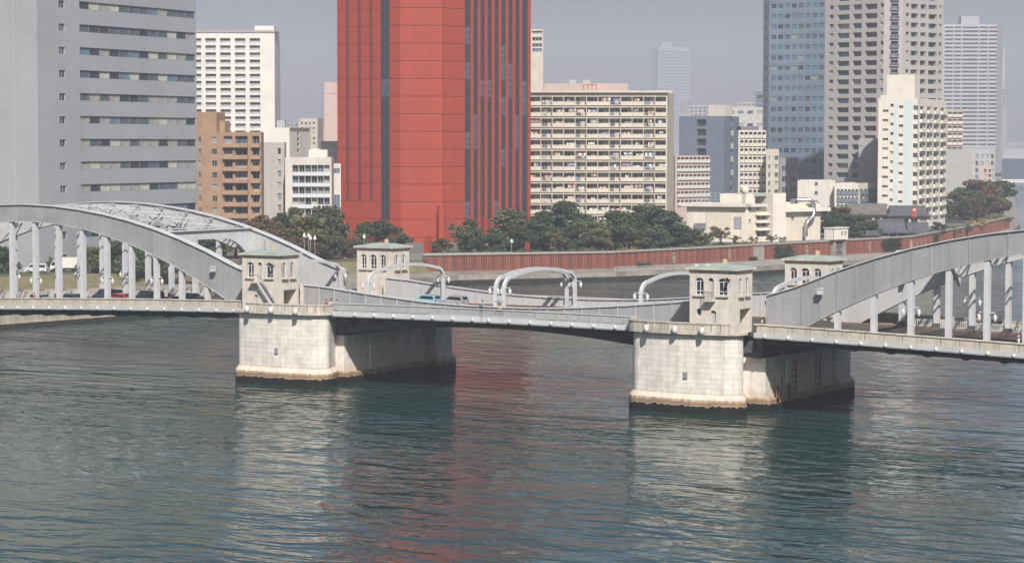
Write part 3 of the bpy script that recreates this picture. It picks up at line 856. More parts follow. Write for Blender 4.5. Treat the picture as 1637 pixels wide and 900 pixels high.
def tower(sx, sy, label, near_kind):
    """stone control tower astride the sidewalk"""
    xa, xb = 30.55, 36.6
    xL, xR = (xa, xb) if sx > 0 else (-xb, -xa)
    ya, yb = (-15.3, -10.9) if sy < 0 else (10.9, 15.3)
    W, Dp = xR - xL, yb - ya; z0 = 9.565; H = 16.62 - z0
    root = thing('control_tower', label, 'bridge tower', (xL, ya, z0), group='stone control towers on the piers')
    m = MB(); T = 0.35; fills = []; wins = []
    def rect(s0, s1, a, b): return (s0, s1, a - z0, b - z0)
    zs, zt = 14.0, 16.05
    front = []
    if near_kind == 'stair': spec = [('w', 0.85, 1.95), ('d', 2.62, 3.30), ('w', 3.95, 5.15)]
    elif near_kind == 'balcony': spec = [('w', 0.75, 1.85), ('d', 2.45, 3.15), ('w', 3.75, 4.95)]
    else: spec = [('w', 0.7, 1.65), ('w', 2.25, 3.4), ('w', 4.0, 5.0)]
    fh = []
    for k, a, b in spec:
        fh.append((k, rect(a, b, zs if k == 'w' else 13.55, zt)))
    if near_kind != 'far':
        fh.append(('s', rect(2.0, 2.62, z0, 11.75) if near_kind == 'stair' else rect(2.75, 3.5, z0, 12.25)))
        if near_kind == 'balcony': fh.append(('o', rect(0.9, 1.55, 11.55, 12.4)))
    pf = lambda s, d, z: (s, d, z)
    pr = lambda s, d, z: (W - d, s, z)
    pl = lambda s, d, z: (d, Dp - s, z)
    pbk = lambda s, d, z: (W - s, Dp - d, z)
    holey(m, W, H, [h for k, h in fh], T, pf)
    for k, h in fh:
        r = (h[1] - h[0]) / 2
        arch_fill(m, h[0], h[1], h[3], T, pf, rise=r * 0.85 if k == 'w' else r)
        if k == 'o': arch_fill(m, h[0], h[1], h[2], T, pf, rise=r, bottom=True)
    py0, py1 = (1.15, 4.0) if sy < 0 else (0.4, 3.25)
    sh = [(0.75, 1.65, zs - z0, zt - z0), (2.5, 3.4, zs - z0, zt - z0), (py0, py1, 0.0, 2.85)]
    holey(m, Dp, H, sh, 0.5, pr)
    for h in sh[:2]: arch_fill(m, h[0], h[1], h[3], 0.5, pr)
    sh2 = [(Dp - h[1], Dp - h[0], h[2], h[3]) for h in sh]
    holey(m, Dp, H, sh2, 0.5, pl)
    for h in sh2[:2]: arch_fill(m, h[0], h[1], h[3], 0.5, pl)
    holey(m, W, H, [], 0.3, pbk)
    # passage lining and ceiling
    m.quad((0.5, py0, 0), (W - 0.5, py0, 0), (W - 0.5, py0, 2.85), (0.5, py0, 2.85))
    m.quad((0.5, py1, 0), (W - 0.5, py1, 0), (W - 0.5, py1, 2.85), (0.5, py1, 2.85))
    m.quad((0.5, py0, 2.85), (W - 0.5, py0, 2.85), (W - 0.5, py1, 2.85), (0.5, py1, 2.85))
    m.quad((0, 0, H), (W, 0, H), (W, Dp, H), (0, Dp, H))
    wall = m.build('wall', M_STONE2, root)
    # windows
    def window(wd, ht, at, rz, nx=2):
        f = MB(); b = 0.07
        for k in range(nx + 1): x = -wd / 2 + b / 2 + (wd - b) * k / nx; f.box(x - b / 2, x + b / 2, -0.04, 0.04, 0, ht)
        for z in (0.03, 0.45, ht - wd * 0.42): f.box(-wd / 2, wd / 2, -0.05, 0.05, z, z + b)
        w = f.build('window', M_WFRAME, root, at, rz, False)
        MB().quad((-wd / 2 - .1, 0.06, -0.05), (wd / 2 + .1, 0.06, -0.05), (wd / 2 + .1, 0.06, ht + .05), (-wd / 2 - .1, 0.06, ht + .05)).build('pane', M_GLASSD, w, fix=False)
        s = MB().box(-wd / 2 - 0.22, wd / 2 + 0.22, -0.26 - T * 0.75, 0.0 - T * 0.75, -0.16, -0.003).build('sill', M_STONE3, w, fix=False)
        return w
    for k, h in fh:
        c = (h[0] + h[1]) / 2; wd = h[1] - h[0]; ht = h[3] - h[2]
        if k == 'w': window(wd, ht, (c, T * 0.75, h[2]), 0)
        elif k == 'd':
            d = MB().box(-wd / 2, wd / 2, 0, 0.08, 0, ht - wd * 0.55); d.box(wd * 0.25, wd * 0.32, -0.05, 0, 0.9, 1.05)
            dd = d.build('door', M_DOOR, root, (c, T * 0.7, h[2]), 0, False)
            MB().quad((-wd / 2, 0.1, ht - wd * .55), (wd / 2, .1, ht - wd * .55), (wd / 2, .1, ht), (-wd / 2, .1, ht)).build('fanlight', M_GLASSD, dd, fix=False)
        elif k == 's':
            dd = MB().box(-wd / 2, wd / 2, 0, 0.08, 0, ht - wd * 0.45).build('door', M_DOOR, root, (c, T * 0.7, h[2]), 0, False)
            MB().quad((-wd / 2, 0.1, ht - wd * .45), (wd / 2, .1, ht - wd * .45), (wd / 2, .1, ht), (-wd / 2, .1, ht)).build('fanlight', M_GLASSD, dd, fix=False)
        else:
            MB().quad((-wd / 2, 0, 0), (wd / 2, 0, 0), (wd / 2, 0, ht), (-wd / 2, 0, ht)).build('round_window', M_GLASSD, root, (c, T * 0.8, h[2]), 0, False)
    for h in sh[:2]: window(h[1] - h[0], h[3] - h[2], (W - 0.16, (h[0] + h[1]) / 2, h[2]), math.pi / 2)
    for h in sh2[:2]: window(h[1] - h[0], h[3] - h[2], (0.16, Dp - (h[0] + h[1]) / 2, h[2]), -math.pi / 2)
    # frieze of blocks, cornice, copper roof
    zb = H
    n = 6
    for k in range(n):
        MB().box(-0.06 + (W + .12) * k / n + 0.01, -0.06 + (W + .12) * (k + 1) / n - 0.01, -0.06, 0.2, zb + 0.003, zb + 0.36).build('frieze_block', M_STONE3, root, fix=False)
    for k in range(4):
        a = 0.2 + (Dp - 0.14) * k / 4 + 0.01; b = 0.2 + (Dp - 0.14) * (k + 1) / 4 - 0.01
        MB().box(W - 0.2, W + 0.06, a, b, zb + 0.003, zb + 0.36).build('frieze_block', M_STONE3, root, fix=False)
        MB().box(-0.06, 0.2, a, b, zb + 0.003, zb + 0.36).build('frieze_block', M_STONE3, root, fix=False)
    MB().box(0.22, W - 0.22, 0.22, Dp - 0.1, zb + 0.002, zb + 0.35).build('attic', M_STONE3, root, fix=False)
    MB().box(-0.38, W + 0.38, -0.38, Dp + 0.38, zb + 0.363, zb + 0.60).build('cornice', M_STONE3, root, fix=False)
    e = 0.30; rf = MB()
    A_ = [(-e, -e, zb + .603), (W + e, -e, zb + .603), (W + e, Dp + e, zb + .603), (-e, Dp + e, zb + .603)]
    B_ = [(1.6, 1.6, zb + 1.0), (W - 1.6, 1.6, zb + 1.0), (W - 1.6, Dp - 1.6, zb + 1.0), (1.6, Dp - 1.6, zb + 1.0)]
    for k in range(4): rf.quad(A_[k], A_[(k + 1) % 4], B_[(k + 1) % 4], B_[k])
    rf.quad(*B_)
    roof = rf.build('roof', M_COPPER, root)
    mv = mat('roof_vent', (0.66, 0.52, 0.30), rough=0.7)
    MB().box(W * 0.55 - 0.2, W * 0.55 + 0.2, Dp * 0.6 - 0.2, Dp * 0.6 + 0.2, zb + 0.9, zb + 1.55).build('vent', mv, roof, fix=False)
    if near_kind == 'balcony':
        for x, y in ((1.9, 0.9), (0.6, 0.5)):
            MB().box(x - 0.25, x + 0.25, y, y + 0.3, zb + 0.62, zb + 1.0).build('roof_lamp', M_LAMP, roof, fix=False)
    if near_kind == 'stair':
        MB().tube([(2.9, 1.2, zb + 0.7), (2.9, 1.2, zb + 2.4)], 0.035, 6).build('aerial', M_UNDER, roof)
    # loudspeakers / floodlights on the wall
    if near_kind != 'far':
        for x, z in ((5.35, 15.75),) if near_kind == 'stair' else ((5.3, 15.9),):
            h = MB(); h.lathe([(0.05, -0.4), (0.10, -0.1), (0.30, 0.25)], 10)
            hm = MB()
            for v in h.v: hm.v.append((x + v[0] * 0.8, -0.55 - v[2] * 0.9, z - z0 + v[1]))
            hm.f, hm.m, hm.sm = h.f, h.m, h.sm
            hm.box(x - 0.06, x + 0.06, -0.5, 0.25, z - z0 - 0.05, z - z0 + 0.05)
            hm.build('horn_speaker', M_UNDER, root)
    if near_kind == 'balcony':
        MB().box(2.15, 3.45, -0.95, -0.003, 13.30 - z0, 13.52 - z0).build('balcony', M_STONE3, root, fix=False)
        b = MB()
        for x in np.linspace(2.2, 3.4, 7): b.box(x - 0.02, x + 0.02, -0.92, -0.88, 13.52 - z0, 14.4 - z0)
        b.box(2.18, 3.42, -0.93, -0.87, 14.4 - z0, 14.46 - z0)
        b.build('balcony_rail', M_UNDER, root, fix=False)
    if near_kind == 'stair':
        MB().box(1.75, 3.4, -0.95, -0.003, 13.32 - z0, 13.53 - z0).build('landing', M_STONE3, root, fix=False)
        n = 14
        for k in range(n):
            x = 3.4 + 0.19 * k; z = 13.3 - z0 - 0.235 * (k + 1)
            MB().box(x, x + 0.24, -0.93, -0.05, z, z + 0.08).build('step', M_UNDER, root, fix=False)
        st = MB(); st.beam((3.35, -0.93, 13.35 - z0), (3.4 + .19 * n, -0.93, 13.35 - z0 - 0.235 * n), 0.08, 0.34)
        st.build('stringer', M_CAP, root)
        r = MB(); r.tube([(1.8, -0.9, 14.45 - z0), (3.4, -0.9, 14.45 - z0), (3.4 + .19 * n, -0.9, 14.4 - z0 - 0.235 * n)], 0.03, 6)
        for k in range(0, n, 2):
            x = 3.4 + .19 * k; z = 13.35 - z0 - .235 * k; r.tube([(x, -0.9, z), (x, -0.9, z + 1.05)], 0.025, 5)
        r.build('stair_rail', M_UNDER, root)
    return root
tower(-1, -1, 'pale stone tower with an outside stair on the left pier, nearer side', 'stair')
tower(1, -1, 'pale stone tower with a small balcony and round window on the right pier', 'balcony')
tower(-1, 1, 'stone tower with green copper roof on the far end of the left pier', 'far')
tower(1, 1, 'stone tower half hidden behind the right arch rib', 'far')
#CITY
# ================================================================== THE CITY BEHIND
GLASS = [mat('glass_night', (0.035, 0.04, 0.05), rough=0.15, var=0.2, spec=0.5), mat('glass_slate', (0.09, 0.11, 0.14), rough=0.2, var=0.2, spec=0.5),
         mat('glass_curtain', (0.34, 0.34, 0.32), rough=0.4, var=0.15), mat('glass_pale', (0.48, 0.48, 0.42), rough=0.5, var=0.1),
         mat('glass_blue', (0.12, 0.20, 0.30), rough=0.15, var=0.2, spec=0.5)]
M_WF2 = mat('frame_grey', (0.42, 0.43, 0.45), rough=0.5)
M_WF4 = mat('frame_mid', (0.20, 0.21, 0.22), rough=0.5)
M_WF3 = mat('frame_dark', (0.05, 0.055, 0.065), rough=0.5)
_wc = {}
def wmesh(w, h, nx, nz, g, fm):
    key = (round(w, 2), round(h, 2), nx, nz, g.name, fm.name)
    if key not in _wc:
        m = MB(); b = 0.09
        m.quad((0, 0.03, 0), (w, 0.03, 0), (w, 0.03, h), (0, 0.03, h), 1)
        for k in range(nx + 1): x = (w - b) * k / nx; m.box(x, x + b, -0.05, 0.02, 0, h)
        for k in range(nz + 1): z = (h - b) * k / nz; m.box(0, w, -0.04, 0.02, z, z + b)
        _wc[key] = m.mesh('window', [fm, g])
    return _wc[key]
class Bld:
    def __init__(s, name, label, pts, vtop, depth=18, zb=4.5, cat='building', group=None, vt_at=None):
        s.P = [G(u, D, zb) for u, D in pts]
        s.zb = zb; Dm = vt_at or sum(D for u, D in pts) / len(pts)
        s.H = ZV(vtop, Dm) - zb; s.D = Dm
        s.root = thing(name, label, cat, s.P[0], 0, group)
        s.o = [p - s.P[0] for p in s.P]
        s.F = []
        for a, b in zip(s.o[:-1], s.o[1:]):
            d = b - a; L = d.length; d = d / L; s.F.append((a, d, Vector((-d.y, d.x, 0)), L, math.atan2(d.y, d.x)))
        def away(p, tilt):
            d = Vector((p.x - CP[0], p.y - CP[1], 0)).normalized(); d.rotate(Matrix.Rotation(tilt, 3, 'Z')); return d * depth
        s.back = [s.o[-1] + away(s.P[-1], 0.06), s.o[0] + away(s.P[0], -0.06)]
    def z(s, v): return ZV(v, s.D) - s.zb           # height above base of photo row v
    def su(s, i, u):                                # distance along face i of photo column u
        a = s.P[i]; d = s.F[i][1]; r = CF + CR * (u - 818.5) / FPX
        # intersect plan ray with facade line
        rx, ry = r[0], r[1]; cx, cy = CP[0], CP[1]
        det = d.x * (-ry) - d.y * (-rx)
        bx, by = cx - a.x, cy - a.y
        return (bx * (-ry) - by * (-rx)) / det
    def place(s, i):
        o, d, n, L, r = s.F[i]
        return lambda a, t, z: (o.x + d.x * a + n.x * t, o.y + d.y * a + n.y * t, z)
    def L(s, i): return s.F[i][3]
    def walls(s, m, holes={}, t=0.4, parapet=0.8, roofm=None, mr=None):
        k = MB()
        for i in range(len(s.F)): holey(k, s.L(i), s.H, holes.get(i, []), t, s.place(i), 0, 1 if mr else 0, True)
        poly = s.o + s.back
        n = len(poly)
        for i in range(len(s.F), n):
            a = poly[i]; b = poly[(i + 1) % n]; k.quad((a.x, a.y, 0), (b.x, b.y, 0), (b.x, b.y, s.H), (a.x, a.y, s.H))
        w = k.build('wall', [m] + ([mr] if mr else []), s.root)
        r = MB(); r.add([(p.x, p.y, s.H - parapet) for p in poly], [tuple(range(n))])
        r.build('roof', roofm or mat('flat_roof', (0.30, 0.29, 0.27), rough=0.9), s.root, fix=False)
        return w
    def put(s, i, name, me, a, t, z, parent=None):
        q = s.place(i)(a, t, z)
        return put(name, me, parent or s.root, q, s.F[i][4])
    def window(s, i, h, t, nx=2, nz=1, w=(3, 3, 2, 1, 1), fm=None):
        g = random.choices(GLASS, w)[0]
        return s.put(i, 'window', wmesh(h[1] - h[0], h[3] - h[2], nx, nz, g, fm or M_WF2), h[0], t - 0.03, h[2])
    def box(s, i, name, m, a0, a1, t0, t1, z0, z1):
        return s.put(i, name, MB().box(0, a1 - a0, t0, t1, 0, z1 - z0).mesh(name, m), a0, 0, z0)
def sealed(k): return None

# ---- grey office block, left
b = Bld('office_tower', 'big blue grey office tower with ribbon windows at the left edge', [(-229, 518.7), (62, 496.5), (315.5, 549.5)], -250, 30)
M_OFF = mat('grey_cladding', (0.34, 0.355, 0.38), rough=0.55, var=0.06, scale=0.08, streak=0.10)
holes = []; rows = []
pitch = 4.93; zc0 = 31.75 - 4.5 + 0.2
a0, a1 = b.su(1, 131), b.L(1) - 0.35
for k in range(-6, 20):
    zc = zc0 + pitch * k
    if zc - 1 < 0.5 or zc + 1 > b.H - 1: continue
    rows.append(zc); holes.append((a0, a1, zc - 0.82, zc + 0.82)); c = b.su(1, 103); holes.append((c - 1.05, c + 1.05, zc - 0.95, zc + 0.65))
b.walls(M_OFF, {1: holes}, 0.35)
npn = 12
for zc in rows:
    for k in range(npn):
        w = (a1 - a0) / npn; b.window(1, (a0 + w * k, a0 + w * (k + 1), zc - 0.82, zc + 0.82), 0.33, 1, 1, (3, 4, 3, 2.4, 0.8), M_WF4)
    c = b.su(1, 103); b.window(1, (c - 1.05, c + 1.05, zc - 0.95, zc + 0.65), 0.33, 2, 1, (3, 2, 0, 0, 0))
M_JOINT = mat('cladding_joint', (0.44, 0.455, 0.475), rough=0.6)
for zc in rows:
    b.box(1, 'panel_joint', M_JOINT, 0.1, a0 - 0.5, -0.03, -0.002, zc + 2.1, zc + 2.22)
    b.box(0, 'panel_joint', M_JOINT, 0.1, b.L(0) - 0.1, -0.03, -0.002, zc + 2.1, zc + 2.22)
for a in np.arange(6, b.L(0), 7.5): b.box(0, 'panel_joint', M_JOINT, a, a + 0.12, -0.036, -0.0, 0.5, b.H - 0.5)

# ---- generic balcony slab mesh
_bc = {}
def balc(w, dep, h, rail, m, ms, side=True):
    key = (round(w, 2), round(dep, 2), round(h, 2), rail, m.name, ms.name)
    if key not in _bc:
        k = MB()
        k.box(0, w, -dep, 0.0, -0.18, 0.0, 1)
        if rail:
            k.box(0, w, -dep, -dep + 0.06, h - 0.08, h); n = max(3, int(w / 0.45))
            for j in range(n + 1): x = (w - 0.05) * j / n; k.box(x, x + 0.05, -dep, -dep + 0.05, 0, h - 0.08)
        else: k.box(0, w, -dep - 0.02, -dep + 0.1, -0.18, h)
        if side: k.box(-0.01, 0.09, -dep + 0.1, 0, 0.0, h); k.box(w - 0.09, w + 0.01, -dep + 0.1, 0, 0.0, h)
        _bc[key] = k.mesh('balcony', [m, ms])
    return _bc[key]
LAUN = [mat('laundry_white', (0.75, 0.75, 0.74), rough=0.9), mat('laundry_red', (0.42, 0.17, 0.15), rough=0.9), mat('laundry_blue', (0.2, 0.28, 0.45), rough=0.9),
        mat('laundry_tan', (0.6, 0.5, 0.38), rough=0.9), mat('laundry_orange', (0.62, 0.55, 0.50), rough=0.9), mat('laundry_grey', (0.35, 0.35, 0.37), rough=0.9)]
def laundry(b, i, a, t, z, parent=None):
    m = MB(); x = 0
    for k in range(random.randint(2, 4)):
        w = random.uniform(0.35, 0.8); h = random.uniform(0.5, 1.0)
        m.box(x, x + w, -0.03, 0.03, -h, 0, k % 2); x += w + 0.08
    me = m.mesh('laundry', random.sample(LAUN, 2))
    return b.put(i, 'laundry', me, a, t, z)

# ---- white grid apartment block
M_WHITE = mat('white_render', (0.70, 0.67, 0.62), rough=0.8, var=0.06, scale=0.1, streak=0.12)
b = Bld('grid_apartment_block', 'white apartment block with a regular grid of balconies behind the brown flats', [(296, 1000), (440, 1000), (449, 1035)], 55, 22)
holes = []; s0 = b.su(0, 316)
rp = 3.0; bays = [(b.su(0, 304 + 23.4 * k) + 0.9, b.su(0, 304 + 23.4 * (k + 1)) - 0.9) for k in range(0, 6)]
bays = [x for x in bays if x[0] > 0 and x[1] < b.L(0)]
for r in range(22):
    z1 = b.H - 2.4 - r * rp
    if z1 < 6: break
    for a, c in bays: holes.append((a, c, z1 - 2.05, z1))
b.walls(M_WHITE, {0: holes}, 1.2)
M_RAILG = mat('rail_panel_pale', (0.62, 0.60, 0.58), rough=0.7)
M_RAILD = mat('rail_panel_grey', (0.44, 0.43, 0.42), rough=0.7)
for h in holes:
    b.window(0, h, 1.18, 3, 1, (2, 4, 3, 1, 0)); b.box(0, 'balcony_front', M_RAILD, h[0], h[1], 0.25, 0.33, h[2], h[2] + 0.95)
b.box(0, 'roof_band', mat('roof_band_grey', (0.36, 0.33, 0.31)), -0.3, b.L(0) + 0.3, -0.4, 18, b.H + 0.003, b.H + 0.9)
b.box(0, 'penthouse', M_WHITE, b.su(0, 408), b.su(0, 439), 3, 12, b.H + 0.905, b.H + 3.0)

# ---- brown tiled flats
M_BRN = mat('brown_tile', (0.385, 0.245, 0.155), rough=0.8, var=0.1, scale=0.4, streak=0.15)
b = Bld('brown_flats', 'orange brown flats with dark balconies beside the office tower', [(300, 606), (418, 603), (422, 612)], 212, 16)
holes = []; wn = []
for r in range(10):
    zc = b.z(224.5 + 18.75 * r)
    if zc < 3: break
    for u0, u1, k in ((318.5, 323, 's'), (340, 348, 's'), (359, 373, 'b'), (377, 397, 'b'), (404.5, 415.5, 'b')):
        h = (b.su(0, u0), b.su(0, u1), zc - (0.75 if k == 's' else 1.0), zc + (0.75 if k == 's' else 1.0)); holes.append(h); wn.append((h, k))
b.walls(M_BRN, {0: holes}, 0.9)
for h, k in wn:
    b.window(0, h, 0.3 if k == 's' else 0.88, 2, 1, (4, 3, 2, 0.5, 0), M_WF2)
M_BRN2 = mat('brown_tile_dark', (0.33, 0.205, 0.13), rough=0.8, var=0.1)
for h, k in wn:
    if k == 'b' and abs(h[0] - b.su(0, 359)) < 0.1:
        b.put(0, 'balcony', balc(b.su(0, 398) - b.su(0, 358.5), 0.9, 0.75, False, M_BRN, M_BRN2), b.su(0, 358.5), 0, h[2] - 0.75)
    if k == 'b' and abs(h[0] - b.su(0, 404.5)) < 0.1:
        b.put(0, 'balcony', balc(b.su(0, 418) - b.su(0, 403.5), 0.9, 0.75, False, M_BRN, M_BRN2), b.su(0, 403.5), 0, h[2] - 0.75)
b.box(0, 'stair_head', M_BRN, b.su(0, 300), b.su(0, 346), 1.0, 9, b.H - 0.5, b.z(180))
b.box(0, 'stair_wall', M_BRN, b.su(0, 346.02), b.su(0, 354), 4.0, 9, b.H - 0.5, b.z(194))

# ---- white slab houses between brown flats and red tower
M_CREAMW = mat('offwhite_render', (0.62, 0.585, 0.54), rough=0.85, var=0.07, scale=0.2, streak=0.2)
b = Bld('narrow_block', 'narrow off white block with small slit windows right of the brown flats', [(417, 645), (455, 640), (458, 655)], 228, 14)
holes = [(b.su(0, 444), b.su(0, 450), b.z(v) - 0.2, b.z(v - 9)) for v in (246, 264, 282, 300, 318, 336)]
holes += [(b.su(0, 441.5), b.su(0, 443), b.z(v) - 0.2, b.z(v - 3)) for v in (248, 270, 292, 314)]
b.walls(M_CREAMW, {0: holes}, 0.35)
for h in holes: b.window(0, h, 0.3, 1, 1)
b = Bld('stepped_block', 'stepped white block with rooftop tanks behind the narrow block', [(430, 690), (463, 690), (497, 705)], 205, 14)
holes = {1: [(b.su(1, 476), b.su(1, 480), b.z(v) - 0.2, b.z(v - 4)) for v in (216, 225, 234, 243)]}
b.walls(M_WHITE, holes, 0.3)
for h in holes[1]: b.window(1, h, 0.28, 1, 1)
b.box(0, 'rooftop_tank', M_WF2, 2.2, 4.6, 2, 5, b.H + 0.01, b.H + 2.2)
b.box(1, 'brown_fascia', mat('roof_band_brown', (0.28, 0.20, 0.17)), 0.5, b.L(1) - 1, -0.05, -0.005, b.H - 1.0, b.H)
M_BLUEW = mat('pale_balcony', (0.60, 0.62, 0.64), rough=0.8, var=0.05, streak=0.1)
b = Bld('balcony_block', 'white block with long pale balcony rows next to the red tower', [(456, 632), (530, 632), (534, 650)], 252, 14)
holes = []
for r in range(5):
    z0 = b.z(275.5 + 17.2 * r)
    if z0 < 1: break
    for k in range(6):
        a = b.su(0, 468) + (b.su(0, 528) - b.su(0, 468)) * k / 6; c = b.su(0, 468) + (b.su(0, 528) - b.su(0, 468)) * (k + 1) / 6
        holes.append((a + 0.06, c - 0.06, z0 - 0.2, z0 + 1.95))
b.walls(M_CREAMW, {0: holes}, 1.1)
for h in holes:
    b.window(0, h, 1.08, 2, 1, (3, 3, 2, 1, 1)); 
    b.put(0, 'balcony', balc(h[1] - h[0] + 0.1, 0.25, 0.85, False, M_BLUEW, M_BLUEW, False), h[0] - 0.05, 0, h[2] - 0.55)
b.box(0, 'roof_box', M_WHITE, b.su(0, 492), b.su(0, 522), 4, 8, b.H, b.z(240))
b = Bld('white_shed', 'bright white low building squeezed left of the red tower', [(497, 720), (541, 720)], 238, 12)
b.walls(mat('bright_white', (0.80, 0.76, 0.70), rough=0.8, var=0.04)); b.box(0, 'upper_storey', M_WHITE, b.su(0, 512), b.su(0, 541), 2, 9, b.H, b.z(226))
b = Bld('glassy_annex', 'small block with blue glass ground floor touching the red tower', [(526, 655), (545, 655)], 262, 8)
hh = [(0.4, b.L(0) - 0.3, b.z(334), b.z(312)), (0.4, b.L(0) - 0.3, b.z(278), b.z(270))]
b.walls(M_CREAMW, {0: hh}, 0.3)
for h in hh: b.window(0, h, 0.28, 3, 1, (0, 0, 0, 0, 1))
M_PINK = mat('pink_render', (0.52, 0.40, 0.35), rough=0.85, var=0.06, scale=0.1)
b = Bld('beige_flats', 'hazy beige flats with dotted windows left of the red tower', [(478, 930), (508, 930), (517, 945)], 190, 14)
holes = {0: [(b.su(0, u), b.su(0, u + 3.5), b.z(v), b.z(v - 4)) for v in range(200, 240, 8) for u in (482, 488, 494, 501)]}
b.walls(mat('beige_render', (0.50, 0.44, 0.37), rough=0.85), holes, 0.3)
for h in holes[0]: b.window(0, h, 0.28, 1, 1)
b = Bld('pink_tower', 'plain pinkish tower peeping out left of the red tower', [(519, 980), (545, 980)], 132, 20)
b.walls(M_PINK)
b.box(0, 'upper_band', M_PINK, 0, b.L(0), -0.15, -0.003, b.z(150), b.z(147))

# ---- red tower
M_RED = mat('red_panel', (0.36, 0.048, 0.018), rough=0.6, var=0.06, scale=0.12, streak=0.14, rnd=0.03)
M_RED2 = mat('red_panel_dark', (0.17, 0.028, 0.03), rough=0.6, var=0.1)
b = Bld('red_tower', 'tall red panelled tower with black glass and red mullions on its right flank', [(540, 662), (640, 650), (707, 650), (848, 674)], -250, 34)
fp = 4.85
grooves = [(b.su(0, u) - 0.5, b.su(0, u) + 0.5, b.z(346), b.H - 0.5) for u in (556.5, 575.5, 594)]
gl = (b.su(0, 609.5), b.su(0, 623.5), b.z(358), b.H - 0.5)
ga, gb = b.su(2, 743), b.L(2) - 1.3
gr = (ga, gb, b.z(376), b.H - 0.5)
b.walls(M_RED2, {0: grooves + [gl], 2: [gr]}, 0.3, mr=M_RED2)
# panels floor by floor
nf = int(b.H / fp)
def redpanel(i, a0, a1, z0, z1):
    b.put(i, 'wall_panel', MB().box(0.02, a1 - a0 - 0.02, -0.10, -0.002, 0.09, z1 - z0 - 0.09).mesh('wall_panel', M_RED), a0, 0, z0)
zbase = b.z(322) - fp * 4
for r in range(0, 60):
    z0 = zbase + r * fp; z1 = z0 + fp
    if z1 < 0.5 or z0 > b.H: continue
    z0 = max(z0, 0.0); z1 = min(z1, b.H)
    edges = [0.0] + [x for g in grooves for x in (g[0], g[1])] + [gl[0], gl[1]]
    seg0 = [(0, grooves[0][0]), (grooves[0][1], grooves[1][0]), (grooves[1][1], grooves[2][0]), (grooves[2][1], gl[0]), (gl[1], b.L(0))]
    if z0 < b.z(346): seg0 = [(0, gl[0] * 0.5), (gl[0] * 0.5, gl[0]), (gl[1], b.L(0))]
    for a, c in seg0: redpanel(0, a, c, z0, z1)
    for k in range(3): redpanel(1, b.L(1) * k / 3, b.L(1) * (k + 1) / 3, z0, z1)
    for k in range(2): redpanel(2, ga * k / 2, ga * (k + 1) / 2, z0, z1)
    redpanel(2, gb, b.L(2), z0, z1)
    if z0 > gl[2]: b.window(0, (gl[0], gl[1], z0 + 0.02, z1 - 0.02), 0.28, 3, 2, (6, 1, 0, 0, 0), M_WF3)
    if z0 > gr[2]:
        for k in range(9):
            w = (gb - ga) / 9
            b.window(2, (ga + w * k, ga + w * (k + 1), z0, z1), 0.25, 1, 3, (8, 2, 0, 0, 0), M_WF3)
for k in range(1, 9):
    w = (gb - ga) / 9; a = ga + w * k
    b.box(2, 'mullion', M_RED, a - 0.48, a + 0.48, -0.12, 0.18, gr[2], b.H - 0.5)
b.put(1, 'exhaust_flue', MB().tube([(0, 0, 0), (0, 0, 9.5)], 1.05, 12).mesh('flue', M_RED), b.L(1) * 0.98, -2.0, b.z(382))

# ---- beige slab apartments
M_BEIGE = mat('beige_slab', (0.58, 0.52, 0.43), rough=0.85, var=0.07, scale=0.2, streak=0.2)
M_BEIGE2 = mat('beige_slab_panel', (0.60, 0.545, 0.46), rough=0.85, var=0.08, scale=0.5, rnd=0.05)
b = Bld('slab_apartments', 'long beige slab of balcony apartments hung with laundry right of the red tower', [(820, 702), (1066, 700), (1077, 716)], 149, 16)
holes = []; un = []
fpx = 17.2
us = np.linspace(846, 1064, 13)
for r in range(12):
    zb_ = b.z(168 + fpx * r)
    if zb_ < 2: break
    for k in range(12):
        h = (b.su(0, us[k]) + 0.08, b.su(0, us[k + 1]) - 0.08, zb_ - 0.05, zb_ + 2.35); holes.append(h); un.append((h, r, k))
b.walls(M_BEIGE, {0: holes}, 1.5)
for h, r, k in un:
    w = h[1] - h[0]; sp = w * random.choice((0.42, 0.5, 0.6))
    b.window(0, (h[0] + 0.2, h[0] + sp, h[2] + 0.1, h[3] - 0.25), 1.45, 2, 1, (5, 3, 1.5, 0.6, 1))
    if k % 2: b.window(0, (h[0] + sp + 0.4, h[1] - 0.3, h[2] + 1.0, h[3] - 0.3), 1.45, 2, 1, (5, 3, 1.5, 0.6, 0))
    rail = (k * 7 + r) % 3 == 0
    b.put(0, 'balcony', balc(w + 0.1, 0.35, 0.95, (k % 3 == 1), M_BEIGE2 if k % 3 != 1 else M_WF2, M_BEIGE2), h[0] - 0.05, 0, h[2])
    b.box(0, 'divider', M_BEIGE2, h[1] - 0.05, h[1] + 0.05, -0.3, 1.4, h[2], h[3] - 0.1)
    if random.random() < 0.5: laundry(b, 0, h[0] + random.uniform(0.3, w - 1.8), -0.1, h[2] + random.uniform(1.3, 2.0))
b.box(0, 'roof_slab', M_BEIGE2, -0.5, b.L(0) + 1.5, -1.0, 0.0, b.H + 0.003, b.H + 0.6)
b.box(0, 'roof_block', M_PINK, b.su(0, 869), b.su(0, 1003), 4, 12, b.H - 0.5, b.z(134))
M_RFR = mat('red_frame', (0.36, 0.10, 0.08), rough=0.7)
k = MB()
for x in (0, 1.3, 2.6, 3.9): k.box(x, x + 0.2, 0, 0.2, 0, 2.2)
k.box(0, 4.1, 0.0, 0.2, 2.2, 2.45)
b.put(0, 'roof_frame', k.mesh('roof_frame', M_RFR), b.su(0, 931), 1.5, b.H)
for u in (908, 930): b.box(0, 'water_tank', M_WF2, b.su(0, u), b.su(0, u) + 2.2, 6, 8, b.z(134) + 0.01, b.z(128))
b = Bld('lift_tower', 'cream tower with glazed top storeys behind the beige slab', [(836, 745), (868, 745)], 47, 12)
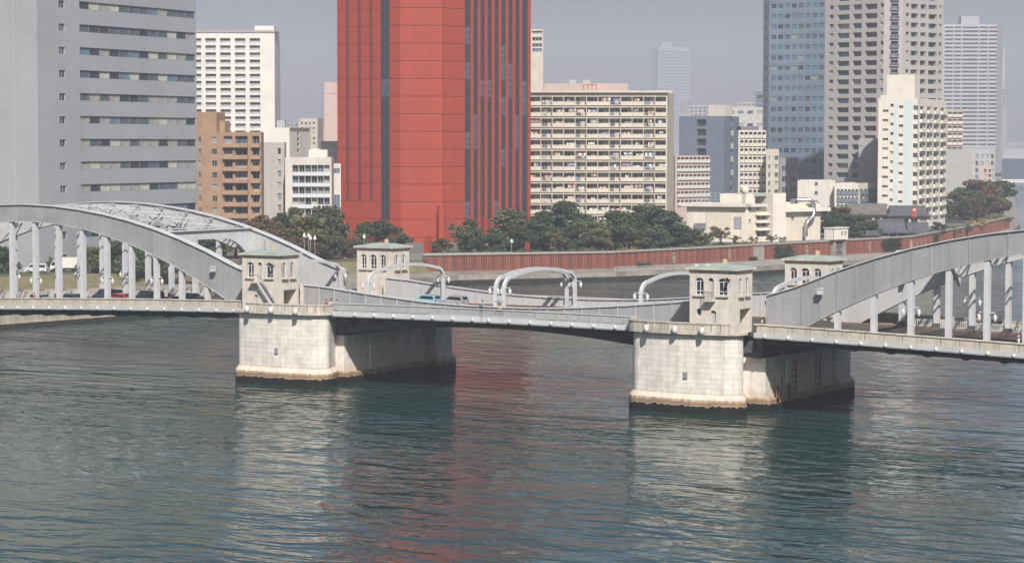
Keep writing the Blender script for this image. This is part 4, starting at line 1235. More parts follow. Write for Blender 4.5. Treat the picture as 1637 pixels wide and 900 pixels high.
hh = [(b.su(0, 850), b.su(0, 866), b.z(v), b.z(v - 6)) for v in (56, 66, 76, 84)]
b.walls(M_BEIGE2, {0: hh}, 0.4)
for h in hh: b.window(0, h, 0.35, 3, 1, (2, 3, 2, 0, 2), M_WFRAME)

# ---- smaller blocks right of the slab
def rowblock(name, label, pts, vtop, depth, wallm, cols, r0, pitch, nrow, hgt, t=0.35, face=0, w=(3, 3, 2, 1, 1), bal=None, zb=4.5, balm=None, nx=2, parapet=0.8, fm=None):
    b = Bld(name, label, pts, vtop, depth, zb); holes = {}
    for f, cs in (cols.items() if isinstance(cols, dict) else {face: cols}.items()):
        holes[f] = []
        for r in range(nrow):
            z1 = b.z(r0 + pitch * r)
            if z1 - hgt < 0.3: break
            for u0, u1 in cs: holes[f].append((max(0.05, b.su(f, u0)), min(b.L(f) - 0.05, b.su(f, u1)), z1 - hgt, z1))
    b.walls(wallm, holes, t, parapet)
    for f, hs in holes.items():
        for h in hs:
            b.window(f, h, t - 0.02, nx, 1, w, fm)
            if bal and f in bal: b.put(f, 'balcony', balc(h[1] - h[0] + 0.2, 0.5, 1.0, False, balm or wallm, balm or wallm), h[0] - 0.1, 0, h[2] - 0.05)
    return b
def cells(u0, u1, n, gap=0.12): return [(u0 + (u1 - u0) * (k + gap) / n, u0 + (u1 - u0) * (k + 1 - gap) / n) for k in range(n)]
M_PINKF = mat('pink_flat', (0.52, 0.40, 0.375), rough=0.85, var=0.07)
b = rowblock('pink_flats', 'low pink flats with white balcony bands right of the beige slab', [(1072, 835), (1079, 830), (1134, 840)], 249, 14, M_PINKF, cells(1081, 1133, 8, 0.1), 251.5, 13.6, 6, 1.7, 0.9, 1, (3, 3, 1, 1, 0), bal=(1,), balm=M_RAILG, nx=2)
M_SLATE = mat('slate_blue', (0.15, 0.185, 0.235), rough=0.7, var=0.07, scale=0.2)
M_SLATE2 = mat('slate_blue_dark', (0.17, 0.17, 0.20), rough=0.7, var=0.07)
b = rowblock('slate_tower', 'slate blue block with a column of dark recessed landings', [(1085, 900), (1157, 890), (1181, 905)], 186, 16, M_SLATE,
             {0: [(1112.5, 1127.5)], 1: [(1166.5, 1170)]}, 191, 15.4, 8, 2.6, 1.2, 0, (1, 0, 0, 0, 0), nx=3, fm=M_SLATE2)
b.box(0, 'rooftop_room', M_CREAMW, b.su(0, 1127), b.su(0, 1155), 2, 8, b.H, b.z(168))
for v in (208, 229, 250, 271): b.box(1, 'landing_panel', M_CREAMW, b.su(1, 1167), b.su(1, 1171), -0.1, -0.01, b.z(v + 9), b.z(v))
M_CRB = mat('cream_balcony', (0.62, 0.58, 0.50), rough=0.85, var=0.08, rnd=0.06)
b = rowblock('cream_balcony_flats', 'cream flats with cluttered projecting balconies next to the slate block', [(1180, 850), (1224, 852)], 208, 14, M_CRB, cells(1181, 1223, 6, 0.12), 211, 13.2, 8, 1.9, 0.9, 0, (5, 4, 1, 0, 0), bal=(0,))
b.box(0, 'roof_room', M_SLATE2, b.su(0, 1186), b.su(0, 1214), 2, 8, b.H, b.z(202))
rowblock('slim_cream_block', 'slim cream block with square windows between balcony flats and grey block', [(1224.5, 842), (1245, 846)], 238, 12, M_CRB, [(1227, 1230.5), (1237, 1243.5)], 249, 13.5, 5, 1.6)
M_GREYB = mat('grey_render', (0.30, 0.285, 0.275), rough=0.85, var=0.08)
rowblock('grey_block', 'plain grey block with three window rows below the blue tower', [(1246, 862), (1276, 866)], 252, 12, M_GREYB, [(1249, 1258), (1262, 1271)], 265, 17, 4, 2.0)
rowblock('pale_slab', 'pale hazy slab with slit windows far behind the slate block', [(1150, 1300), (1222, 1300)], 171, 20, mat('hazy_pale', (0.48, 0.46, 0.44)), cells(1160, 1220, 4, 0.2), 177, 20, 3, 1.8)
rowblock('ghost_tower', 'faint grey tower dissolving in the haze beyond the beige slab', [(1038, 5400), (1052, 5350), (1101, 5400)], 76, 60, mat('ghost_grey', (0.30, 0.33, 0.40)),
         {0: cells(1039, 1051, 1, 0.08), 1: cells(1053, 1100, 6, 0.05)}, 82, 5.0, 30, 3.4, 0.5, 1, (3, 2, 0, 0, 0), nx=1).box(1, 'crown', MATS['ghost_grey'], 10, 40, 2, 40, ZV(76, 5383) - 4.5, ZV(68, 5383) - 4.5)
rowblock('far_blue_block', 'small blue grey block leaning out left of the blue tower', [(1206, 1500), (1222, 1500)], 146, 20, M_SLATE, [(1208, 1217)], 152, 8, 8, 2.5)

# ---- blue glass tower
M_BLUE = mat('blue_panel', (0.18, 0.24, 0.30), rough=0.35, var=0.10, scale=0.05, spec=0.5)
b = rowblock('blue_tower', 'blue panelled office tower with rows of square windows', [(1218.5, 945), (1228, 928), (1317, 915)], -170, 28, M_BLUE, {0: [(1221, 1226)], 1: cells(1228.5, 1315, 8, 0.13)}, -156.7, 16.4, 27, 1.75, 0.25, 1, (2, 5, 0.6, 0, 6), fm=M_SLATE)
for r in range(27):
    z = b.z(-159.2 + 16.4 * r)
    b.box(1, 'panel_joint', M_SLATE, 0.05, b.L(1) - 0.05, -0.04, -0.002, z, z + 0.14)

# ---- grey residential tower
M_GTOW = mat('grey_tower', (0.40, 0.375, 0.36), rough=0.8, var=0.05, scale=0.1, streak=0.08)
b = Bld('grey_residential_tower', 'tall pale grey residential tower with deep recessed balconies', [(1317.5, 816), (1410, 800), (1440, 800), (1505, 814)], -75, 26)
holes = {0: [], 1: [], 2: []}; kinds = []
for r in range(27):
    z0 = b.z(-67.2 + 14.9 * r)
    if z0 - 2 < 0.5: break
    for u0, u1, h in ((1322, 1329, 1.3), (1335, 1354, 1.8), (1359.5, 1373.5, 1.8), (1379, 1398, 1.8), (1403, 1409, 1.4)):
        holes[0].append((b.su(0, u0), b.su(0, u1), z0 - h, z0))
    holes[1].append((b.su(1, 1420), b.su(1, 1432), z0 - 2.0, z0))
    for u0, u1, h in ((1444, 1449, 1.2), (1452, 1463, 1.7), (1467, 1476, 1.7), (1480, 1493, 1.7), (1496.5, 1501, 1.3)):
        holes[2].append((b.su(2, u0), b.su(2, u1), z0 - h, z0))
b.walls(M_GTOW, holes, 1.3)
for f in holes:
    for h in holes[f]:
        wide = h[1] - h[0] > 1.9
        b.window(f, h, 1.28 if wide else 0.4, 2 if wide else 1, 1, (4, 4, 1, 0.2, 0.5) if wide else (2, 2, 2, 1, 0))
for h in holes[1]: b.put(1, 'balcony', balc(h[1] - h[0] + 0.4, 0.9, 0.9, True, M_WF2, M_GTOW), h[0] - 0.2, 0, h[2])
rowblock('blank_annex', 'plain grey windowless annex at the foot of the grey tower', [(1372, 792), (1404, 792)], 221, 10, mat('grey_annex', (0.34, 0.335, 0.33), rough=0.85), [], 0, 1, 0, 1)

# ---- white and pale blue tower block
M_WARM = mat('warm_white', (0.74, 0.69, 0.61), rough=0.85, var=0.05, scale=0.15, streak=0.12)
M_ICE = mat('ice_blue', (0.58, 0.66, 0.67), rough=0.85, var=0.04)
b = Bld('white_tower_block', 'white tower block with an ice blue stripe and crowded balconies on its right', [(1403, 760), (1465.5, 755), (1511.5, 797)], 158, 14)
holes = {0: [], 1: []}
for r in range(13):
    v = 176 + 14.85 * r; z0 = b.z(v)
    if z0 < 2: break
    holes[0] += [(b.su(0, 1408), b.su(0, 1417.5), z0 - 0.8, z0), (b.su(0, 1420.5), b.su(0, 1425.5), z0 + 0.9, z0 + 1.9),
                 (b.su(0, 1434), b.su(0, 1441), z0 + 0.4, z0 + 1.3), (b.su(0, 1457), b.su(0, 1464.5), z0 - 0.2, z0 + 1.3)]
    for k in range(4): holes[1].append((b.su(1, 1468 + 11.0 * k), b.su(1, 1475 + 10.9 * k), z0 - 0.9, z0 + 1.15))
b.walls(M_WARM, holes, 0.9)
for h in holes[0]: b.window(0, h, 0.4, 1 if h[1] - h[0] < 1.2 else 2, 1, (4, 2, 1.5, 0.5, 0))
for n_, h in enumerate(holes[1]):
    b.window(1, h, 0.88, 2, 1, (5, 3, 1, 0.3, 0)); b.put(1, 'balcony', balc(h[1] - h[0] + 1.2, 0.8, 0.95, False, M_WARM, M_WARM), h[0] - 0.5, 0, h[2] - 0.1)
    if random.random() < 0.3: laundry(b, 1, h[0] + 0.4, -0.7, h[2] + 1.7)
ia, ib, ic, id_ = b.su(0, 1442.5), b.su(0, 1456), b.su(0, 1427.5), b.su(0, 1433)
b.box(0, 'blue_stripe', M_ICE, ia, ib, -0.06, -0.003, 1, b.H - 0.4)
b.box(0, 'blue_stripe', M_ICE, b.su(0, 1427), b.su(0, 1433.5), -0.06, -0.003, 1, b.H - 0.4)
b.box(0, 'stair_head', M_WARM, b.su(0, 1413), b.su(0, 1457), 1.5, 9, b.H, b.z(121))
b.box(0, 'roof_wall', M_WARM, b.su(0, 1404), b.su(0, 1413) - 0.02, 0.4, 6, b.H, b.z(153))
# ---- towers and blocks at the right
M_HAZE1 = mat('far_tower_white', (0.42, 0.42, 0.43), rough=0.8)
b = Bld('hazy_balcony_tower', 'tall hazy white tower ringed with balconies at right', [(1505, 2300), (1590, 2300), (1600, 2350)], 40, 36)
holes = []
for r in range(34):
    z0 = b.z(44 + 6.4 * r)
    if z0 < 25: break
    for u0, u1 in ((1506, 1519), (1521, 1532), (1534, 1559), (1561, 1574), (1576, 1589)): holes.append((b.su(0, u0), b.su(0, u1), z0 - 2.7, z0))
b.walls(M_HAZE1, {0: holes}, 1.5)
for h in holes: b.window(0, h, 1.45, 3, 1, (3, 4, 1, 0, 1))
M_HZB = mat('hazy_balcony', (0.48, 0.48, 0.48))
for h in holes[::1]: b.box(0, 'balcony_front', M_HZB, h[0], h[1], -0.5, -0.3, h[2] - 0.7, h[2] + 1.1)
b.box(0, 'penthouse', M_HAZE1, b.su(0, 1533), b.su(0, 1562), 5, 20, b.H, b.z(27))
rowblock('tall_hazy_slab', 'dim beige slab half behind the hazy balcony tower', [(1580, 2800), (1604, 2800)], 76, 30, mat('dim_beige', (0.40, 0.36, 0.34)), [], 0, 1, 0, 1)
rowblock('orange_flats', 'orange tinted flats wedged between white block and hazy tower', [(1508, 1010), (1538, 1010)], 176, 14, mat('orange_tint', (0.46, 0.33, 0.26)), cells(1511, 1536, 3, 0.1), 179, 11.2, 8, 1.8, 0.8, bal=(0,), balm=M_RAILG)
rowblock('blank_grey_hall', 'blank grey concrete block behind the riverside trees', [(1511, 905), (1553, 905)], 238, 18, mat('blank_grey', (0.36, 0.355, 0.35), var=0.03), [], 0, 1, 0, 1)
rowblock('far_white_flats', 'small pale flats beside the blank grey block', [(1553, 1050), (1590, 1050)], 242, 14, M_HAZE1, cells(1555, 1588, 4, 0.25), 246, 11, 6, 2.0)
rowblock('pinkish_low_flats', 'low pinkish flats above the riverside trees', [(1566, 980), (1586, 980)], 264, 10, M_PINK, cells(1569, 1584, 2, 0.2), 270, 8, 4, 1.3)

# ---- cream pumping works on the bank
M_WORKS = mat('works_cream', (0.70, 0.64, 0.54), rough=0.85, var=0.07, scale=0.25, streak=0.25)
M_WORKS2 = mat('works_tan', (0.60, 0.54, 0.44), rough=0.85, var=0.06)
b = Bld('pumping_works', 'cream riverside works with stair tower and a bent silver duct', [(1098, 661), (1192, 655), (1312, 672)], 326, 18)
hh = [(b.su(1, 1194), b.su(1, 1200), b.z(335), b.z(327.5)), (b.su(1, 1209), b.su(1, 1213), b.z(335), b.z(327.5)), (b.su(1, 1196), b.su(1, 1200), b.z(357), b.z(349)), (b.su(1, 1209), b.su(1, 1225), b.z(349.5), b.z(344)),
      (b.su(1, 1209), b.su(1, 1225), b.z(361), b.z(355.5)), (b.su(1, 1209), b.su(1, 1225), b.z(377), b.z(368)), (b.su(1, 1247), b.su(1, 1253), b.z(354), b.z(346)), (b.su(1, 1264), b.su(1, 1269), b.z(354), b.z(346))]
b.walls(M_WORKS, {1: hh}, 0.6)
for h in hh: b.window(1, h, 0.5, 2, 1, (4, 3, 1, 0, 0), M_WFRAME)
b.box(0, 'roof_edge', M_CREAMW, -1.2, b.L(0) + 0.6, -1.6, 0.0, b.H - 0.6, b.H + 0.25)
b.box(1, 'roof_edge', M_CREAMW, 0.6, b.su(1, 1222), -1.5, -0.0, b.H - 0.62, b.H + 0.24)
b.box(0, 'upper_cladding', M_WORKS2, 0.05, b.L(0) - 0.05, -0.12, -0.002, b.z(337), b.H - 0.65)
for k_, (u0, u1) in enumerate(((1129, 1168), (1100, 1128.5))): b.box(0, 'wall_panel', M_WORKS2 if k_ == 0 else M_WORKS, b.su(0, u0), b.su(0, u1), -0.25, -0.002, b.z(372 if k_ else 378), b.z(338.5))
b.box(0, 'grey_shutter', mat('grey_shutter', (0.30, 0.31, 0.34)), b.su(0, 1173), b.su(0, 1185), -0.15, -0.002, b.z(364), b.z(345))
b.box(0, 'vent_hood', M_SLATE2, b.su(0, 1111), b.su(0, 1128), -1.2, -0.26, b.z(365), b.z(356))
b.box(1, 'stair_tower', M_WARM, b.su(1, 1225.5), b.su(1, 1246), -2.4, 5, 0, b.z(308.5))
b.box(1, 'upper_room', M_WARM, b.su(1, 1193), b.su(1, 1206), 0.5, 6, b.H + 0.26, b.z(309))
b.box(0, 'upper_room', M_WARM, b.su(0, 1148), b.L(0) - 0.1, 1.5, 8, b.H + 0.26, b.z(309))
b.box(1, 'green_roof', M_COPPER, b.su(1, 1206) + 0.05, b.su(1, 1225), 0.2, 5, b.z(313), b.z(309))
b.box(1, 'wing_roof', M_WARM, b.su(1, 1246) + 0.05, b.su(1, 1321), -1.6, 6, b.z(338.5), b.z(332.5))
M_RAILB = mat('blue_rail', (0.36, 0.45, 0.47), rough=0.6)
k = MB(); Lr = b.su(0, 1148)
for z in (1.0, 2.0, 3.0): k.box(0, Lr, 0, 0.08, z - 0.08, z)
for x in np.arange(0, Lr, 1.3): k.box(x, x + 0.09, 0, 0.08, 0, 3)
b.put(0, 'roof_railing', k.mesh('roof_railing', M_RAILB), 0.2, 1.0, b.H + 0.25)
for v0 in (341, 353, 365): b.box(1, 'landing', M_WARM, b.su(1, 1206), b.su(1, 1225), -1.5, -0.002, b.z(v0 + 2), b.z(v0))
kk = MB(); x0 = b.su(1, 1284); x1 = b.su(1, 1295); xb = b.su(1, 1278)
zT = b.z(320)
path = [(b.su(1, 1276), 1.0, zT), (x1 - 2.0, -0.4, zT)]
for j in range(1, 6):
    t = j / 5 * math.pi / 2; path.append((x1 - 2.0 + 2.0 * math.sin(t), -1.4, zT - 2.0 * (1 - math.cos(t))))
path += [(x1, -1.6, b.z(341)), (x1 - 0.6, -1.6, b.z(347)), (xb + 1.6, -1.6, b.z(354)), (xb + 0.8, -1.6, b.z(358)), (xb + 0.8, -1.6, b.z(378))]
kk.tube(path, 0.62, 12)
b.put(1, 'silver_duct', kk.mesh('silver_duct', M_METAL), 0, 0, 0)
k = MB(); k.hexa([(0, 0, 0), (2.6, 0, 0), (2.6, 0.2, 0), (0, 0.2, 0)], [(1.2, 1.2, 2.4), (3.8, 1.2, 2.4), (3.8, 1.4, 2.4), (1.2, 1.4, 2.4)])
b.put(1, 'solar_panel', k.mesh('solar_panel', M_SLATE2), b.su(1, 1267), 1.0, b.z(332))
tk = MB().lathe([(0, 0), (1.0, 0), (1.05, 1.2), (1.0, 1.9), (0.0, 2.1)], 12)
b.put(0, 'roof_tank', tk.mesh('roof_tank', M_WARM), b.su(0, 1186), 3.0, b.z(309))

b = rowblock('cream_warehouse', 'blank cream building between pumping works and the white tower block', [(1275, 770), (1335, 770)], 288, 16, M_CREAMW, [(1301, 1306)], 291, 14.5, 3, 1.3)
rowblock('arcade_block', 'long low block with rows of dark openings left of the white tower block', [(1334, 765), (1372, 765), (1401, 775)], 292, 14, M_CREAMW, {0: cells(1336, 1371, 6, 0.15), 1: cells(1373, 1400, 4, 0.1)}, 302, 12, 3, 1.5, 0.9, bal=(0, 1), balm=M_SLATE)
#PARK
# ================================================================== PARK, BANK AND TRAFFIC
ORD = ['first', 'second', 'third', 'fourth', 'fifth', 'sixth', 'seventh', 'eighth', 'ninth', 'tenth', 'eleventh', 'twelfth', 'thirteenth', 'fourteenth', 'fifteenth', 'sixteenth', 'seventeenth', 'eighteenth', 'nineteenth', 'twentieth', 'twenty first', 'twenty second', 'twenty third', 'twenty fourth', 'twenty fifth', 'twenty sixth', 'twenty seventh', 'twenty eighth', 'twenty ninth', 'thirtieth']
# ---- trees
def leaf_mat(name, c1, c2):
    m = mat(name, c1, rough=0.75, var=0.2, scale=0.55, col2=c2, rnd=0.22, spec=0.2)
    m.node_tree.nodes['Principled BSDF'].inputs['Subsurface Weight'].default_value = 0.0
    return m
LEAF = {'dark': leaf_mat('leaf_dark', (0.080, 0.108, 0.050), (0.030, 0.050, 0.026)), 'mid': leaf_mat('leaf_mid', (0.125, 0.138, 0.065), (0.056, 0.074, 0.034)),
        'brown': leaf_mat('leaf_brown', (0.145, 0.095, 0.054), (0.070, 0.056, 0.032)), 'olive': leaf_mat('leaf_olive', (0.15, 0.13, 0.06), (0.08, 0.078, 0.036)),
        'yellow': leaf_mat('leaf_yellow', (0.30, 0.21, 0.045), (0.16, 0.12, 0.035)), 'hedge': leaf_mat('leaf_hedge', (0.045, 0.075, 0.035), (0.022, 0.04, 0.02))}
M_BARK = mat('bark', (0.10, 0.08, 0.06), rough=0.95, var=0.25, scale=3)
def leaves(centers, radii, n_each, size):
    """leaf cards spread through ellipsoid clumps"""
    C = []; 
    for (c, r, n) in zip(centers, radii, n_each):
        d = rng.normal(size=(n, 3)); d /= np.linalg.norm(d, axis=1)[:, None]
        rad = rng.random(n) ** 0.45
        C.append(np.array(c) + d * rad[:, None] * np.array(r))
    C = np.vstack(C); N = len(C)
    a = rng.normal(size=(N, 3)); a /= np.linalg.norm(a, axis=1)[:, None]
    t = rng.normal(size=(N, 3)); t -= a * (t * a).sum(1)[:, None]; t /= np.linalg.norm(t, axis=1)[:, None]
    bb = np.cross(a, t); sz = size * (0.6 + 0.8 * rng.random(N))[:, None]
    V = np.empty((N, 4, 3)); V[:, 0] = C - t * sz; V[:, 1] = C + bb * sz * 0.6; V[:, 2] = C + t * sz; V[:, 3] = C - bb * sz * 0.6
    return V.reshape(-1, 3), np.arange(N * 4).reshape(-1, 4)
def leaf_mesh(name, V, F, m):
    me = bpy.data.meshes.new(name)
    me.vertices.add(len(V)); me.vertices.foreach_set('co', V.ravel())
    me.loops.add(F.size); me.loops.foreach_set('vertex_index', F.ravel())
    me.polygons.add(len(F)); me.polygons.foreach_set('loop_start', np.arange(0, F.size, 4)); me.polygons.foreach_set('loop_total', np.full(len(F), 4))
    me.materials.append(m); me.update(); me.validate()
    return me
def make_tree_meshes(kind, seed, shape):
    """unit tree 10 m tall"""
    r = random.Random(seed)
    cs = []; rs = []; ns = []
    ncl = {'round': 34, 'tall': 30, 'wide': 28, 'sparse': 20}[shape]
    for k in range(ncl):
        for _ in range(50):
            x, y, z = r.uniform(-1, 1), r.uniform(-1, 1), r.uniform(-1, 1)
            if x * x + y * y + z * z < 1: break
        if shape == 'round': c = (x * 3.5, y * 3.5, 5.3 + z * 3.9)
        elif shape == 'tall': c = (x * 2.5 * (1 - 0.25 * z), y * 2.5 * (1 - 0.25 * z), 5.2 + z * 4.1)
        elif shape == 'wide': c = (x * 4.6, y * 4.6, 6.6 + z * 1.9 - 0.05 * (x * x + y * y))
        else: c = (x * 3.0, y * 3.0, 6.2 + z * 2.9)
        q = r.uniform(0.75, 1.5) * (0.7 if shape == 'sparse' else 1)
        cs.append(c); rs.append((q * 1.15, q * 1.15, q * 0.75)); ns.append(int((70 if shape == 'sparse' else 115) * q * q))
    V, F = leaves(cs, rs, ns, 0.30)
    crown = leaf_mesh('crown', V, F, LEAF[kind])
    t = MB(); t.tube([(0, 0, -0.3), (0.05, 0.02, 1.6), (0.12, -0.05, 3.2), (0.05, 0.05, 5.2), (0, 0, 7.5)], [0.34, 0.26, 0.22, 0.15, 0.05], 8)
    for c in cs[::2]:
        h = max(2.2, c[2] * 0.55); t.tube([(0.08, 0, h), (c[0] * 0.5, c[1] * 0.5, (h + c[2]) / 2 + 0.2), c], [0.12, 0.08, 0.03], 5)
    return crown, t.mesh('trunk', M_BARK)
TREES = {}
for kind, shp, n in (('dark', 'round', 2), ('dark', 'tall', 2), ('mid', 'round', 2), ('mid', 'tall', 1), ('brown', 'round', 2), ('olive', 'sparse', 2), ('dark', 'wide', 1), ('yellow', 'round', 1), ('mid', 'sparse', 1), ('olive', 'round', 1)):
    TREES[(kind, shp)] = [make_tree_meshes(kind, hash((len(TREES), k)) % 9999 + 11 * k, shp) for k in range(n)]
KW = {'dark': 'dark green', 'mid': 'green', 'brown': 'brownish autumn', 'olive': 'olive thin leaved', 'yellow': 'yellow'}
def tree(u, D, vtop, kind, shp, wide, label, group, zb=4.5):
    p = G(u, D, zb); h = ZV(vtop, D) - zb
    cr, tk = random.choice(TREES[(kind, shp)])
    t = thing('tree', label, 'tree', p, random.uniform(0, 6.28), group)
    t.scale = (h / 10 * wide * 1.15, h / 10 * wide * 1.15, h / 10)
    put('crown', cr, t); put('trunk', tk, t)
def tree_row(lst, where, group):
    lst = sorted(lst, key=lambda q: q[0])
    for k, (u, D, vt, kind, shp, wide) in enumerate(lst):
        pos = ORD[k] + ' from the left' if k < len(lst) - 1 else 'last on the right'
        tree(u, D, vt, kind, shp, wide, '%s tree %s, %s' % (KW[kind], where, pos), group)
tree_row([(4, 500, 388, 'dark', 'round', 1.1), (34, 512, 392, 'dark', 'round', 1), (62, 512, 386, 'dark', 'tall', 1.2), (72, 500, 405, 'mid', 'round', 1),
          (128, 515, 398, 'mid', 'sparse', 1), (148, 508, 388, 'mid', 'round', 0.9), (184, 508, 378, 'dark', 'round', 1.1), (205, 515, 388, 'dark', 'round', 1),
          (232, 515, 398, 'dark', 'round', 1.1), (262, 520, 400, 'mid', 'round', 1.2), (300, 520, 378, 'dark', 'round', 1.2), (325, 525, 368, 'dark', 'round', 1.2), (345, 530, 372, 'mid', 'round', 1.1)],
         'behind the left arch hangers', 'trees behind the left arch')
tree_row([(376, 560, 347, 'dark', 'round', 1.15), (398, 556, 352, 'dark', 'round', 1), (420, 552, 342, 'brown', 'round', 1.0), (446, 560, 335, 'dark', 'round', 1.0), (440, 545, 362, 'brown', 'round', 1.1), (470, 565, 330, 'mid', 'round', 0.95),
          (484, 556, 340, 'olive', 'round', 1.0), (500, 560, 333, 'mid', 'round', 1.0), (522, 570, 326, 'mid', 'tall', 1.2), (540, 570, 345, 'mid', 'sparse', 1.2), (466, 545, 376, 'brown', 'round', 1.3), (495, 547, 383, 'brown', 'round', 1.2), (530, 555, 370, 'mid', 'round', 1.2), (556, 560, 378, 'brown', 'round', 1.2)],
         'on the lawn left of the red tower', 'trees left of the red tower')
tree_row([(602, 575, 346, 'dark', 'wide', 1.0), (640, 572, 368, 'dark', 'wide', 0.9), (575, 568, 372, 'mid', 'round', 1.3), (706, 562, 379, 'olive', 'round', 1.2), (692, 568, 384, 'brown', 'round', 1), (735, 578, 350, 'mid', 'sparse', 1.1), (752, 590, 352, 'dark', 'tall', 1.2), (764, 572, 374, 'dark', 'round', 1.2),
          (790, 575, 368, 'dark', 'round', 1.2), (815, 590, 331, 'mid', 'tall', 1.35), (836, 575, 358, 'dark', 'round', 1.1)], 'before the red tower', 'trees before the red tower')
tree_row([(858, 585, 345, 'dark', 'round', 1.1), (872, 600, 328, 'dark', 'tall', 1.3), (905, 600, 321, 'dark', 'tall', 1.4), (890, 580, 362, 'olive', 'sparse', 1.1), (926, 585, 352, 'dark', 'round', 1.2), (950, 585, 342, 'mid', 'round', 1.0), (960, 580, 362, 'olive', 'round', 1.0), (985, 592, 336, 'dark', 'tall', 1.4),
          (1006, 592, 333, 'dark', 'round', 1.0), (1035, 600, 326, 'dark', 'tall', 1.4), (1060, 605, 325, 'dark', 'tall', 1.4), (1022, 588, 358, 'mid', 'round', 1.2), (1050, 592, 362, 'dark', 'round', 1.2), (1084, 600, 352, 'dark', 'round', 1.2), (1105, 605, 360, 'mid', 'round', 1.0), (1120, 606, 372, 'dark', 'round', 1.1)],
         'below the beige slab', 'trees below the beige slab')
tree_row([(1132, 612, 366, 'mid', 'sparse', 1), (1152, 615, 354, 'olive', 'sparse', 1.1), (1176, 620, 374, 'olive', 'sparse', 1.3), (1205, 624, 376, 'olive', 'sparse', 1.3), (1234, 628, 370, 'olive', 'sparse', 1.2), (1252, 632, 376, 'olive', 'sparse', 1.2)], 'in front of the pumping works', 'trees at the pumping works')
tree_row([(1326, 690, 332, 'dark', 'round', 1.3), (1343, 695, 326, 'brown', 'round', 1.2), (1360, 690, 338, 'dark', 'round', 1.3), (1378, 690, 340, 'mid', 'round', 1.2), (1395, 688, 350, 'dark', 'round', 1.4), (1366, 678, 355, 'dark', 'round', 1.4), (1345, 676, 358, 'dark', 'round', 1.3), (1497, 745, 352, 'dark', 'round', 1.3), (1510, 752, 356, 'mid', 'round', 1.2)],
         'among the tiled roofs', 'trees among the tiled roofs')
tree_row([(1526, 830, 303, 'olive', 'round', 1.1), (1541, 850, 293, 'dark', 'round', 1.1), (1558, 870, 282, 'brown', 'round', 1.2), (1578, 900, 286, 'olive', 'round', 1.2), (1596, 930, 280, 'dark', 'tall', 1.3), (1536, 815, 318, 'dark', 'round', 1.3), (1560, 840, 312, 'brown', 'round', 1.2), (1582, 870, 308, 'brown', 'round', 1.2), (1604, 930, 312, 'mid', 'round', 1.2)],
         'by the bend of the river', 'trees by the river bend')
# ---- shrubs and hedges
SHR = []
for k, kd in enumerate(('dark', 'mid', 'olive', 'yellow', 'hedge')):
    cs = [(random.uniform(-1, 1), random.uniform(-0.7, 0.7), random.uniform(0.3, 1.0)) for _ in range(9)]
    V, F = leaves(cs, [(0.6, 0.6, 0.45)] * 9, [60] * 9, 0.16); SHR.append((kd, leaf_mesh('foliage', V, F, LEAF[kd])))
def shrub(u, D, kd, sc, label, group, zb=4.5):
    t = thing('shrub', label, 'shrub', G(u, D, zb), random.uniform(0, 6.28), group); t.scale = (sc * 1.3, sc * 1.3, sc)
    put('foliage', [m for k, m in SHR if k == kd][0], t)
    put('stem', MB().tube([(0, 0, -0.1), (0.05, 0, 0.7)], [0.07, 0.03], 5).mesh('stem', M_BARK), t)
k = 0
sh_list = []
for u in np.arange(690, 1215, 13): sh_list.append((u + random.uniform(-4, 4), random.choice(('dark', 'mid', 'dark', 'olive', 'mid'))))
sh_list += [(874, 'yellow'), (1002, 'yellow'), (1196, 'yellow'), (1245, 'yellow')]
sh_list.sort()
def wall_depth(u):
    c, rz = wall_at(min(max(u, 690), 1600)); return c[1]
cnt = {}
for u, kd in sh_list:
    cnt[kd] = cnt.get(kd, 0) + 1
tot = dict(cnt); cnt = {}
for u, kd in sh_list:
    cnt[kd] = cnt.get(kd, 0) + 1
    nm = {'dark': 'dark green', 'mid': 'fresh green', 'olive': 'olive', 'yellow': 'yellow'}[kd]
    o_ = ORD[cnt[kd] - 1] if cnt[kd] <= len(ORD) else 'last'
    shrub(u, wall_depth(u) + random.uniform(5, 9), kd, random.uniform(1.0, 1.8), '%s shrub above the flood wall, %s of its colour from the left' % (nm, o_), 'shrubs above the flood wall')
for k, u in enumerate((8, 138, 154, 170, 188, 206, 226, 246, 266, 288, 310)):
    shrub(u, 492 + 0.02 * u, 'mid' if k % 2 else 'dark', random.uniform(1.7, 2.5), 'low bush on the left park lawn, %s from the left' % ORD[k], 'bushes on the left park lawn')
for k, (u, kd, s) in enumerate(((1520, 'mid', 1.9), (1564, 'yellow', 2.0), (1500, 'dark', 1.9), (1540, 'dark', 1.7), (1602, 'olive', 2.0))):
    c, rz = wall_at(u); shrub(u, c[1] + 3, kd, s, '%s bush behind the far end of the flood wall, %s from the left' % ({'yellow': 'yellow', 'dark': 'dark', 'mid': 'green', 'olive': 'olive'}[kd], ['second', 'fourth', 'first', 'third', 'last'][k]), 'bushes at the far wall end')
def hedge(u, w, h, label, dz=2.0):
    c, rz = wall_at(u); 
    cs = [(random.uniform(-w / 2 + .4, w / 2 - .4), random.uniform(-0.5, 0.5), random.uniform(0.4, h - 0.4)) for _ in range(int(w * 9))]
    V, F = leaves(cs, [(0.7, 0.6, 0.55)] * len(cs), [26] * len(cs), 0.17)
    q = LD(c[0], c[1] - 1.4, dz)
    o = put('hedge', leaf_mesh('hedge', V, F, LEAF['hedge']), None, q, rz)
    tag(o, label, 'hedge', 'clipped hedges against the flood wall')
hedge(1253, 9.0, 3.9, 'dark box hedge on the flood wall left of the gate hut')
hedge(1424, 10.0, 4.0, 'dark box hedge on the flood wall right of the gate hut')
hedge(1494, 7.0, 3.8, 'dark hedge on the wall nearest the arch rib')
